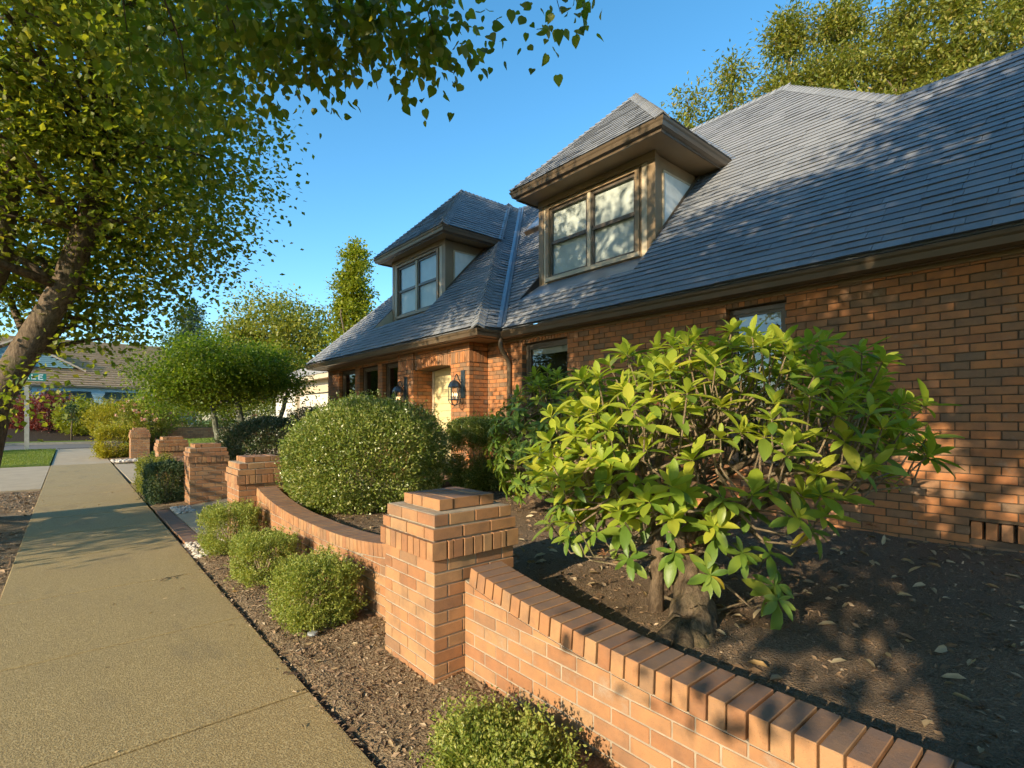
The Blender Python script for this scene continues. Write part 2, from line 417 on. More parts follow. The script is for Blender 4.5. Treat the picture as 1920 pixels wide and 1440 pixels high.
class MB:
    """collects faces and links them as one mesh object"""
    def __init__(s):
        s.v = []; s.f = []
    def add(s, vs, fs):
        o = len(s.v)
        s.v.extend([tuple(p) for p in vs])
        s.f.extend([tuple(i + o for i in f) for f in fs])
        return s
    def box(s, x0, y0, z0, x1, y1, z1, M=None):
        vs = [Vector(p) for p in ((x0, y0, z0), (x1, y0, z0), (x1, y1, z0), (x0, y1, z0), (x0, y0, z1), (x1, y0, z1), (x1, y1, z1), (x0, y1, z1))]
        if M is not None: vs = [M @ p for p in vs]
        return s.add(vs, [(0, 3, 2, 1), (4, 5, 6, 7), (0, 1, 5, 4), (1, 2, 6, 5), (2, 3, 7, 6), (3, 0, 4, 7)])
    def bbox(s, c, d, b=0.004, M=None):
        vs, fs = chamfer_box(d, b)
        c = Vector(c)
        vs = [((M @ Vector(p)) if M is not None else Vector(p)) + c for p in vs]
        return s.add(vs, fs)
    def quad(s, a, b, c, d):
        return s.add([a, b, c, d], [(0, 1, 2, 3)])
    def poly(s, pts):
        return s.add(pts, [tuple(range(len(pts)))])
    def prism(s, poly, d):
        """closed prism: polygon moved by vector d"""
        n = len(poly); d = Vector(d)
        vs = [Vector(p) for p in poly] + [Vector(p) + d for p in poly]
        fs = [tuple(range(n))[::-1], tuple(range(n, 2 * n))] + [(i, (i + 1) % n, n + (i + 1) % n, n + i) for i in range(n)]
        return s.add(vs, fs)
    def tube(s, pts, rad, n=8, cap=True):
        pts = [Vector(p) for p in pts]
        if not hasattr(rad, '__len__'): rad = [rad] * len(pts)
        rings = []
        up = Vector((0, 0, 1))
        prev = None
        for i, p in enumerate(pts):
            t = (pts[min(i + 1, len(pts) - 1)] - pts[max(i - 1, 0)])
            if t.length < 1e-9: t = Vector((0, 0, 1))
            t.normalize()
            if prev is None:
                a = t.cross(up) if abs(t.z) < 0.95 else t.cross(Vector((1, 0, 0)))
            else:
                a = prev - t * prev.dot(t)
            a.normalize(); prev = a
            b = t.cross(a)
            rings.append([p + (a * math.cos(2 * math.pi * k / n) + b * math.sin(2 * math.pi * k / n)) * rad[i] for k in range(n)])
        vs = [q for r in rings for q in r]
        fs = []
        for i in range(len(pts) - 1):
            for k in range(n):
                fs.append((i * n + k, i * n + (k + 1) % n, (i + 1) * n + (k + 1) % n, (i + 1) * n + k))
        if cap:
            fs.append(tuple(range(n))[::-1]); fs.append(tuple(range((len(pts) - 1) * n, len(pts) * n)))
        return s.add(vs, fs)
    def sweep(s, prof, path, closed_prof=True):
        """profile points (outward, up) along a horizontal path, mitred; outward is to the right of travel"""
        path = [Vector(p) for p in path]
        rings = []
        for i, p in enumerate(path):
            d0 = (path[i] - path[i - 1]).normalized() if i > 0 else None
            d1 = (path[i + 1] - path[i]).normalized() if i < len(path) - 1 else None
            if d0 is None: d0 = d1
            if d1 is None: d1 = d0
            n0 = Vector((d0.y, -d0.x, 0)); n1 = Vector((d1.y, -d1.x, 0))
            m_ = (n0 + n1).normalized(); k = 1 / max(0.3, m_.dot(n0))
            rings.append([p + m_ * (a * k) + Vector((0, 0, z)) for a, z in prof])
        n = len(prof)
        vs = [q for r in rings for q in r]
        fs = []
        for i in range(len(path) - 1):
            for k in range(n if closed_prof else n - 1):
                fs.append((i * n + k, i * n + (k + 1) % n, (i + 1) * n + (k + 1) % n, (i + 1) * n + k))
        if closed_prof:
            fs.append(tuple(range(n))[::-1]); fs.append(tuple(range((len(path) - 1) * n, len(path) * n)))
        return s.add(vs, fs)
    def mesh(s, name, mat, smooth=False):
        idx = [i for f in s.f for i in f]
        return from_arrays(name, s.v, idx, [len(f) for f in s.f], mat, smooth)
    def build(s, name, mat, parent=None, smooth=False, kind=None):
        o = bpy.data.objects.new(name, s.mesh(name, mat, smooth))
        link(o, parent)
        if kind: o['kind'] = kind
        return o
def mobj(name, me, parent=None, kind=None, loc=None, rot=None):
    o = bpy.data.objects.new(name, me)
    if loc is not None: o.location = loc
    if rot is not None: o.rotation_euler = rot
    link(o, parent)
    if kind: o['kind'] = kind
    return o

_cb = {}
def chamfer_box(d, b):
    key = (round(d[0], 4), round(d[1], 4), round(d[2], 4), b)
    if key in _cb: return _cb[key]
    hx, hy, hz = d[0] / 2, d[1] / 2, d[2] / 2
    b = min(b, hx * .45, hy * .45, hz * .45)
    vs = []; idx = {}
    for sx in (-1, 1):
        for sy in (-1, 1):
            for sz in (-1, 1):
                for ax in range(3):
                    p = [sx * (hx - b), sy * (hy - b), sz * (hz - b)]
                    p[ax] = (sx * hx, sy * hy, sz * hz)[ax]
                    idx[(sx, sy, sz, ax)] = len(vs); vs.append(tuple(p))
    fs = []
    for ax in range(3):
        o = [i for i in range(3) if i != ax]
        for s in (-1, 1):
            q = []
            for a, c in ((-1, -1), (1, -1), (1, 1), (-1, 1)):
                k = [0, 0, 0]; k[ax] = s; k[o[0]] = a; k[o[1]] = c
                q.append(idx[(*k, ax)])
            if (s > 0) != (ax == 1): pass
            else: q = q[::-1]
            fs.append(tuple(q))
    for ax in range(3):
        o = [i for i in range(3) if i != ax]
        for a in (-1, 1):
            for c in (-1, 1):
                k0 = [0, 0, 0]; k1 = [0, 0, 0]
                k0[ax] = -1; k1[ax] = 1
                for k in (k0, k1): k[o[0]] = a; k[o[1]] = c
                q = (idx[(*k0, o[0])], idx[(*k1, o[0])], idx[(*k1, o[1])], idx[(*k0, o[1])])
                fs.append(q)
    for sx in (-1, 1):
        for sy in (-1, 1):
            for sz in (-1, 1):
                fs.append((idx[(sx, sy, sz, 0)], idx[(sx, sy, sz, 1)], idx[(sx, sy, sz, 2)]))
    # orient outward
    out = []
    for f in fs:
        a, c, e = (Vector(vs[i]) for i in f[:3])
        nrm = (c - a).cross(e - a)
        cen = sum((Vector(vs[i]) for i in f), Vector()) / len(f)
        out.append(f if nrm.dot(cen) > 0 else f[::-1])
    _cb[key] = (vs, out)
    return _cb[key]
_bm = {}
def brick_mesh(d, mat, b=0.0028):
    key = (round(d[0], 3), round(d[1], 3), round(d[2], 3), mat.name)
    if key not in _bm:
        _bm[key] = MB().bbox((0, 0, 0), d, b).mesh('brick', mat)
    return _bm[key]
def brick(parent, c, d, mat, rot=None, name='brick'):
    j = 0.0012
    c = Vector(c) + Vector((random.uniform(-j, j), random.uniform(-j, j), random.uniform(-j, j) * .6))
    return mobj(name, brick_mesh(d, mat), parent, loc=c, rot=rot)

# ------------------------------------------------------------------ leaf clouds
def unit(a):
    return a / np.maximum(np.linalg.norm(a, axis=1, keepdims=True), 1e-9)
def leaf_arrays(P, A, S, width=0.5, fold=0.25, kind=4, up=None):
    """leaves at P along A with length S; folded along the midrib"""
    N = len(P)
    A = unit(A)
    U = RNG.normal(size=(N, 3)) if up is None else up + RNG.normal(size=(N, 3)) * 0.5
    B = unit(np.cross(A, U)); C = np.cross(B, A)
    S = S[:, None]; W = S * width * 0.5
    if kind == 4:
        m_ = P + A * S * 0.45
        V = np.stack([P, m_ + B * W + C * W * fold, P + A * S, m_ - B * W + C * W * fold], 1).reshape(-1, 3)
        base = (np.arange(N) * 4)[:, None]
        idx = (base + np.array([[0, 1, 2, 0, 2, 3]])).ravel()
        tot = np.full(N * 2, 3)
    else:
        p1 = P + A * S * 0.28; p2 = P + A * S * 0.68 - C * S * 0.05; tip = P + A * S - C * S * 0.12
        V = np.stack([P, p1 + B * W * .92 + C * W * fold, p2 + B * W * .8 + C * W * fold, tip, p2 - B * W * .8 + C * W * fold, p1 - B * W * .92 + C * W * fold], 1).reshape(-1, 3)
        base = (np.arange(N) * 6)[:, None]
        idx = (base + np.array([[0, 1, 2, 3, 0, 3, 4, 5]])).ravel()
        tot = np.full(N * 2, 4)
    return V, idx, tot
def leaf_cloud(name, P, A, S, mat, parent, kind='', **kw):
    V, idx, tot = leaf_arrays(np.asarray(P), np.asarray(A), np.asarray(S), **kw)
    o = mobj(name, from_arrays(name, V, idx, tot, mat), parent)
    if kind: o['kind'] = kind
    return o
def sphere_dirs(N):
    return unit(RNG.normal(size=(N, 3)))
def lump(D, seed, amp, freq=2.2):
    """smooth lumpy field on directions D"""
    g = np.random.default_rng(seed)
    f = np.zeros(len(D))
    for k in range(7):
        w_ = g.normal(size=3) * freq * (1 + 0.35 * k); ph = g.uniform(0, 6.28)
        f += np.sin(D @ w_ + ph) / (1 + 0.35 * k)
    return 1 + amp * f / 2.5
def shell_points(N, center, radii, seed, amp=0.1, depth=0.3, freq=2.2, zmin=None, power=1.0):
    D = sphere_dirs(N)
    rr = 1 - depth * RNG.random(N) ** 1.6
    p_ = np.abs(D) ** power * np.sign(D) if power != 1 else D
    if power != 1:
        p_ = p_ / np.maximum(np.abs(p_).max(axis=1, keepdims=True), 1e-6) * (0.55 + 0.45 * np.abs(D).max(axis=1, keepdims=True))
    P = np.array(center) + p_ * np.array(radii) * (lump(D, seed, amp, freq) * rr)[:, None]
    if zmin is not None:
        k = P[:, 2] > zmin
        P, D = P[k], D[k]
    return P, D
def shrub(name, base, center, radii, n, size, mat, label, cat='shrub', group=None, seed=1, amp=0.1, depth=0.3, freq=2.4, width=0.55, zmin=None, stem_mat=None, kind=4, power=1.0, upb=0.4, shoots=250, holes=5):
    t = thing(name, base, label, cat, group)
    P, D = shell_points(n, center, radii, seed, amp, depth, freq, zmin, power)
    A = D * 0.7 + RNG.normal(size=P.shape) * 0.55 + np.array([0, 0, upb])
    S = size * RNG.uniform(0.55, 1.3, len(P))
    keep = np.ones(len(P), dtype=bool)
    hd = sphere_dirs(holes); hd[:, 2] = -np.abs(hd[:, 2]) * .5 + .15
    for q in unit(hd):
        keep &= ~((D @ q > RNG.uniform(.955, .985)) & (RNG.random(len(P)) < .75))
    P, A, S = P[keep], A[keep], S[keep]
    ns = int(shoots)
    if ns:
        Q, E = shell_points(ns, center, radii, seed, amp, .02, freq, zmin, power)
        ln = RNG.uniform(1.5, 5.0, len(Q)) * size
        dr = unit(E * .6 + np.array([0, 0, .7]) + RNG.normal(size=E.shape) * .35)
        per = 12
        f_ = np.tile(np.linspace(0, 1, per), len(Q))[:, None]
        i_ = np.repeat(np.arange(len(Q)), per)
        SP = Q[i_] + dr[i_] * ln[i_][:, None] * f_ + RNG.normal(size=(len(i_), 3)) * size * .25
        SA = dr[i_] * .6 + RNG.normal(size=SP.shape) * .7
        P = np.concatenate([P, SP]); A = np.concatenate([A, SA]); S = np.concatenate([S, size * RNG.uniform(.6, 1.1, len(SP))])
    leaf_cloud('foliage', P, A, S, mat, t, width=width, fold=0.3)
    m_ = MB()
    g = random.Random(seed)
    b = Vector(base); c = Vector(center)
    for k in range(9):
        a = g.uniform(0, 6.28); e = g.uniform(.35, 1.3)
        tip = c + Vector((math.cos(a) * math.cos(e) * radii[0] * .8, math.sin(a) * math.cos(e) * radii[1] * .8, math.sin(e) * radii[2] * .7))
        b0 = b + Vector((g.uniform(-.06, .06), g.uniform(-.06, .06), -0.03))
        mid = b0.lerp(tip, .5) + Vector((g.uniform(-.1, .1), g.uniform(-.1, .1), .05)) * radii[0]
        rr = 0.02 * max(.5, radii[0])
        m_.tube([b0, mid, tip], [rr, rr * .7, rr * .3], 6)
    m_.build('stem', stem_mat or TWIG, t, True)
    return t

def clump_tree(name, base, label, trunk_pts, trunk_r, ellipsoids, leaf, size, mat, bark, cat='tree', group=None, seed=3, per=90, spread=0.42, limbs=40, droop=0.35, width=0.8, kind=4, trunk_n=12, extra=None, keep=None):
    """trunk, limbs reaching into the crown, and leaves gathered in clumps"""
    t = thing(name, base, label, cat, group)
    g = np.random.default_rng(seed)
    m_ = MB().tube(trunk_pts, trunk_r, trunk_n)
    tp = [Vector(p) for p in trunk_pts]
    cl = []
    for c, r, k in ellipsoids:
        D = unit(g.normal(size=(k, 3)))
        rr = (g.random(k) ** 0.45)
        cl.append(np.array(c) + D * np.array(r) * (rr * lump(D, seed + len(cl), 0.13, 2.5))[:, None])
    cl = np.concatenate(cl)
    if keep is not None: cl = cl[keep(cl, g)]
    if extra is not None: cl = np.concatenate([cl, np.array(extra)])
    pick = g.permutation(len(cl))[:limbs]
    lb = MB()
    for i in pick:
        c = Vector(cl[i])
        best = min(range(len(tp)), key=lambda k: (tp[k] - c).length + (5 if tp[k].z > c.z + .4 and k > 0 else 0))
        a = tp[best]; r0 = trunk_r[best] * .42
        mid = a.lerp(c, .5) + Vector(g.normal(size=3)) * 0.12 * (c - a).length + Vector((0, 0, .08 * (c - a).length))
        q1 = a.lerp(mid, .5) + Vector(g.normal(size=3)) * .05
        lb.tube([a, q1, mid, mid.lerp(c, .55) + Vector(g.normal(size=3)) * .06, c], [r0, r0 * .75, r0 * .5, r0 * .3, r0 * .12], 6)
    m_.build('trunk', bark, t, True)
    lb.build('limbs', bark, t, True)
    n = len(cl) * per
    ci = np.repeat(np.arange(len(cl)), per)
    csz = g.uniform(0.6, 1.25, len(cl))
    off = g.normal(size=(n, 3)) * np.array([1, 1, .62]) * (spread * csz[ci])[:, None]
    P = cl[ci] + off
    A = unit(off) * .8 + g.normal(size=(n, 3)) * .6 + np.array([0, 0, -droop])
    S = size * g.uniform(.6, 1.2, n)
    up = np.tile(np.array([0, 0, 1.0]), (n, 1))
    leaf_cloud('crown', P, A, S, leaf, t, width=width, kind='', fold=0.2, up=up) if kind == 4 else leaf_cloud6('crown', P, A, S, leaf, t, width, up)
    return t
def leaf_cloud6(name, P, A, S, mat, parent, width, up):
    V, idx, tot = leaf_arrays(P, A, S, width=width, fold=0.2, kind=6, up=up)
    return mobj(name, from_arrays(name, V, idx, tot, mat), parent)

# ================================================================== THE SETTING
def fbm(x, y, s, seed=0):
    g = np.random.default_rng(seed)
    f = np.zeros_like(x)
    for k in range(9):
        a = g.uniform(0, 6.28); fr = s * (1 + .8 * k); ph = g.uniform(0, 6.28)
        f += np.sin((x * math.cos(a) + y * math.sin(a)) * fr + ph) / (1 + .8 * k)
    return f / 2.6
def height_sheet(name, x0, x1, y0, y1, step, fn, mat, mask=None):
    nx = int((x1 - x0) / step) + 1; ny = int((y1 - y0) / step) + 1
    X, Y = np.meshgrid(np.linspace(x0, x1, nx), np.linspace(y0, y1, ny), indexing='ij')
    Z = fn(X, Y)
    V = np.stack([X, Y, Z], -1).reshape(-1, 3)
    i, j = np.meshgrid(np.arange(nx - 1), np.arange(ny - 1), indexing='ij')
    a = (i * ny + j)
    F = np.stack([a, a + ny, a + ny + 1, a + 1], -1)
    if mask is not None:
        cx = (X[:-1, :-1] + X[1:, 1:]) / 2; cyy = (Y[:-1, :-1] + Y[1:, 1:]) / 2
        F = F[mask(cx, cyy)]
    F = F.reshape(-1, 4)
    o = mobj(name, from_arrays(name, V, F.ravel(), np.full(len(F), 4), mat, True))
    o['kind'] = 'structure'
    return o
g_ = MB().quad((-400, -300, -.16), (400, -300, -.16), (400, 600, -.16), (-400, 600, -.16)).build('ground', GRASS); g_['kind'] = 'structure'

# sidewalk in slabs with open joints
SW_L, SW_R = -0.46, 1.06
def sw_edge(y): return SW_R + max(0, (y - 6)) * 0.0055
sw = MB().box(SW_L - .005, -6, -.14, SW_R + .04, 37.2, -.025).build('sidewalk', JOINT); sw['kind'] = 'structure'
ys = [-6, -4.6, -3.1, -1.55, 0.0, 1.5, 3.04, 4.53, 6.12, 7.81, 9.4, 11.0, 12.6, 14.1, 15.75, 17.3, 18.9, 20.4, 21.9, 23.3, 24.9, 26.4, 28, 29.6, 31.1, 32.7, 34.2, 35.6]
for i in range(len(ys) - 1):
    a, b_ = ys[i] + .010, ys[i + 1] - .010
    m_ = MB()
    xe0, xe1 = sw_edge(a), sw_edge(b_)
    poly = [(SW_L, a, -.03), (xe0, a, -.03), (xe1, b_, -.03), (SW_L, b_, -.03)]
    top = [(SW_L + .006, a + .006, 0), (xe0 - .006, a + .006, 0), (xe1 - .006, b_ - .006, 0), (SW_L + .006, b_ - .006, 0)]
    mid = [(p[0], p[1], -.006) for p in poly]
    vs = poly + mid + top
    fs = [(8, 9, 10, 11)] + [(k, (k + 1) % 4, 4 + (k + 1) % 4, 4 + k) for k in range(4)] + [(4 + k, 4 + (k + 1) % 4, 8 + (k + 1) % 4, 8 + k) for k in range(4)]
    m_.add(vs, fs)
    m_.build('slab', AGG if ys[i] < 23.2 else CONC, sw)
# driveway: apron, crossing and the drive up to the garage
dw = MB().box(-3.2, 15.76, -.15, SW_L - .02, 23.25, -.006).box(SW_R + .14, 15.55, -.15, 2.4, 22.6, -.004).build('driveway', CONC); dw['kind'] = 'structure'
m_ = MB()
for i in range(4):
    y0 = 15.55 + i * 1.765
    m_.prism([(2.4 + .01, y0, -.004), (7.05, y0, .42), (7.05, y0 + 1.75, .42), (2.4 + .01, y0 + 1.75, -.004)], (0, 0, -.1))
m_.build('slab', CONC, dw)
# planting strip and the bed in front of the garden walls
def strip_z(x, y): return -0.035 + 0.02 * fbm(x, y, 2.1, 3) + 0.012 * fbm(x, y, 7, 4) - .02 * (x < -2.2)
height_sheet('planting_strip', -3.0, SW_L + .01, -6, 15.76, .09, lambda x, y: strip_z(x, y) + .10 * np.exp(-((x + 1.15) ** 2 + (y - 11.2) ** 2) / .35), BARK_M)
def bed_z(x, y): return 0.0 + .045 * np.clip((x - 1.1) / .6, 0, 1) + .010 * fbm(x, y, 3, 5) + .006 * fbm(x, y, 11, 6) - .035 * np.clip(1 - (x - 1.08) / .06, 0, 1)
height_sheet('front_bed', SW_R + .005, 1.9, -6, 7.6, .03, bed_z, BARK_M)
height_sheet('front_bed', SW_R + .06, 1.9, 10.7, 15.55, .07, bed_z, BARK_M)
height_sheet('front_bed', 1.19, 2.6, 22.6, 36, .2, bed_z, BARK_M)
def garden_z(x, y):
    z = .435 + .02 * np.clip((x - 2) / 4, 0, 1) + .018 * fbm(x, y, 2.0, 8) + .012 * fbm(x, y, 6.5, 9)
    z = z + .05 * np.exp(-((x - 2.5) ** 2 + (y - 1.4) ** 2) / .18)
    k = np.clip((7.75 - y) / .7, 0, 1) + np.clip((y - 10.7) / .7, 0, 1)
    k = k * k * (3 - 2 * k)
    walk = np.clip((x - 2.0) / 2.8, 0, 1) * .36 - .03
    return z * np.clip(k, 0, 1) + walk * (1 - np.clip(k, 0, 1))
height_sheet('garden_soil', 2.0, 6.1, -6, 15.5, .06, garden_z, SOIL)
def yard_z(x, y): return -.05 + .72 * np.clip((x - 2.4) / 1.2, 0, 1) * np.clip((y - 22.7) / .5, 0, 1) + .02 * fbm(x, y, .8, 4)
height_sheet('lawn', 2.3, 16, 22.7, 40, .35, yard_z, GRASS)
height_sheet('lawn', 6.3, 13, 14.9, 15.5, .3, lambda x, y: .4 + 0 * x, GRASS)
# entrance walk with its brick border
wk = MB().prism([(1.34, 7.72, .004), (4.6, 7.72, .35), (4.6, 10.72, .35), (1.34, 10.72, .004)], (0, 0, -.1)).build('entrance_walk', CONC); wk['kind'] = 'structure'
for i in range(15):
    brick(wk, (1.225 + .006 * math.sin(i), 7.68 + .1016 * 2 * i + .1, -.022), (.205, .194, .05), BR_GARDEN)
# street, kerbs, cross street, far verge
rd = MB()
rd.quad((-12.5, -120, -.13), (-3.2, -120, -.13), (-3.2, 46, -.13), (-12.5, 46, -.13))
rd.build('street', ASPHALT)['kind'] = 'structure'
rd = MB(); rd.quad((-120, 37.2, -.126), (120, 37.2, -.126), (120, 45.6, -.126), (-120, 45.6, -.126))
rd.build('cross_street', ASPHALT)['kind'] = 'structure'
m_ = MB().box(-3.2, -120, -.2, -3.04, 15.7, -.01)
m_.build('kerb', KERB)['kind'] = 'structure'
# verge lawn with a rounded corner
def verge_poly(z):
    p = [(SW_L - .03, 23.35, z), (SW_L - .03, 35.2, z)]
    for k in range(7):
        a = math.pi / 2 * k / 6
        p.append((-1.2 - 1.6 * math.sin(a), 33.6 + 1.6 * math.cos(a), z))
    p += [(-2.8, 23.35, z)]
    return p
vl = MB().prism(verge_poly(.03), (0, 0, -.2)).build('verge_lawn', GRASS); vl['kind'] = 'structure'
kp = [(q[0] - .0, q[1], 0) for q in verge_poly(0)[1:]]
MB().sweep([(-.16, -.2), (-.16, .0), (-.02, .0), (-.02, -.2)], kp[::-1]).build('kerb', KERB)['kind'] = 'structure'
m_ = MB().box(-120, 45.6, -.2, 120, 45.8, .02); m_.build('kerb', KERB)['kind'] = 'structure'
m_ = MB().box(-120, 45.8, -.2, 120, 47.6, .04); m_.build('far_verge', GRASS)['kind'] = 'structure'
m_ = MB().prism([(-60, 47.6, .05), (60, 47.6, .05), (60, 51.5, .85), (-60, 51.5, .85)], (0, 0, -.3)); m_.build('far_bank', DARKBED)['kind'] = 'structure'
m_ = MB().prism([(-60, 51.5, .85), (60, 51.5, .85), (60, 62, 1.0), (-60, 62, 1.0)], (0, 0, -.3)); m_.build('far_yard', BARK_M)['kind'] = 'structure'

# grass blades on the verge, chips on the beds, pebbles
def blades(name, n, xr, yr, zf, size, keep=None):
    P = np.stack([RNG.uniform(*xr, n), RNG.uniform(*yr, n), np.zeros(n)], 1)
    if keep is not None: P = P[keep(P[:, 0], P[:, 1])]
    P[:, 2] = zf(P[:, 0], P[:, 1])
    A = RNG.normal(size=P.shape) * .35 + np.array([0, 0, 1.0])
    o = leaf_cloud(name, P, A, size * RNG.uniform(.5, 1.2, len(P)), BLADE, None, width=.22, fold=.1)
    o['kind'] = 'stuff'; o['label'] = 'short mown green grass on the lawn'; o['category'] = 'grass'
    return o
tag(blades('verge_grass', 26000, (-2.75, SW_L - .05), (23.4, 35.1), lambda x, y: .028 + 0 * x, .055, lambda x, y: (x > -1.2) | (y < 33.6) | ((x + 1.2) ** 2 + (y - 33.6) ** 2 < 2.4)), 'mown green grass on the verge between driveway and cross street', 'grass')
tag(blades('yard_grass', 14000, (3.5, 10), (22.8, 27.2), yard_z, .06), 'mown green grass on the raised lawn past the driveway', 'grass')
def chips(name, n, xr, yr, zf, mat, size, label, keep=None, cat='mulch', leafy=False):
    P = np.stack([RNG.uniform(*xr, n), RNG.uniform(*yr, n), np.zeros(n)], 1)
    if keep is not None: P = P[keep(P[:, 0], P[:, 1])]
    P[:, 2] = zf(P[:, 0], P[:, 1]) + RNG.uniform(0, .006, len(P))
    A = RNG.normal(size=P.shape) * np.array([1, 1, .25])
    S = size * RNG.gamma(2.2, .45, len(P))
    up = np.tile(np.array([0, 0, 1.0]), (len(P), 1))
    if leafy:
        S = size * RNG.uniform(.5, 1.3, len(P))
        V, idx, tot = leaf_arrays(P + np.array([0, 0, .004]), A * np.array([1, 1, .6]), S, width=.34, fold=.7, kind=6, up=up)
        return tag(mobj(name, from_arrays(name, V, idx, tot, mat, True)), label, cat, kind='stuff')
    o = leaf_cloud(name, P, A, S, mat, None, width=.45, fold=.35, up=up)
    return tag(o, label, cat, kind='stuff')
chips('mulch_chips', 26000, (SW_R + .02, 1.82), (-.5, 7.5), bed_z, CHIP, .018, 'brown bark chips in the bed along the sidewalk')
chips('mulch_chips', 12000, (-1.6, SW_L - .01), (4, 15.6), strip_z, CHIP, .03, 'reddish bark chips in the planting strip beside the sidewalk')
chips('soil_crumbs', 32000, (2.06, 5.95), (-.6, 7.0), garden_z, CHIP_D, .02, 'dark crumbly garden compost behind the low brick wall')
chips('fallen_leaves', 420, (2.1, 5.9), (-.4, 6.5), lambda x, y: garden_z(x, y) + .008, DRYLEAF, .085, 'pale dry leaves scattered over the dark garden soil', cat='leaf litter', leafy=True)
chips('fallen_leaves', 120, (SW_R + .02, 1.8), (2.0, 7.4), lambda x, y: bed_z(x, y) + .006, DRYLEAF, .045, 'small dry leaves on the bark bed by the clipped boxwoods', cat='leaf litter', leafy=True)
def pebbles(name, n, xr, yr, zf, size, label):
    m_ = MB()
    g = random.Random(n)
    phi = (1 + 5 ** .5) / 2
    ico = [Vector(p).normalized() for p in ((-1, phi, 0), (1, phi, 0), (-1, -phi, 0), (1, -phi, 0), (0, -1, phi), (0, 1, phi), (0, -1, -phi), (0, 1, -phi), (phi, 0, -1), (phi, 0, 1), (-phi, 0, -1), (-phi, 0, 1))]
    fc = [(0, 11, 5), (0, 5, 1), (0, 1, 7), (0, 7, 10), (0, 10, 11), (1, 5, 9), (5, 11, 4), (11, 10, 2), (10, 7, 6), (7, 1, 8), (3, 9, 4), (3, 4, 2), (3, 2, 6), (3, 6, 8), (3, 8, 9), (4, 9, 5), (2, 4, 11), (6, 2, 10), (8, 6, 7), (9, 8, 1)]
    for i in range(n):
        x = g.uniform(*xr); y = g.uniform(*yr)
        s = size * g.uniform(.5, 1.2); sx, sy, sz = s * g.uniform(.8, 1.4), s * g.uniform(.7, 1.1), s * g.uniform(.5, .8)
        a = g.uniform(0, 6.28); z = float(zf(np.array(x), np.array(y))) + sz * .45
        m_.add([(x + (p.x * sx) * math.cos(a) - p.y * sy * math.sin(a), y + p.x * sx * math.sin(a) + p.y * sy * math.cos(a), z + p.z * sz) for p in ico], fc)
    return tag(m_.build(name, PEBBLE, None, True), label, 'gravel', kind='stuff')
pebbles('gravel', 420, (1.36, 1.62), (10.0, 10.72), lambda x, y: .012 + 0 * x, .035, 'white pebbles along the foot of the brick pillar by the entrance walk')
pebbles('gravel', 260, (1.08, 1.5), (6.75, 7.62), bed_z, .03, 'white pebbles between brick border strip and first clipped boxwood')
pebbles('gravel', 300, (1.2, 2.4), (23.1, 24.2), lambda x, y: .02 + 0 * x, .06, 'white pebbles at the foot of the farthest brick pillar')

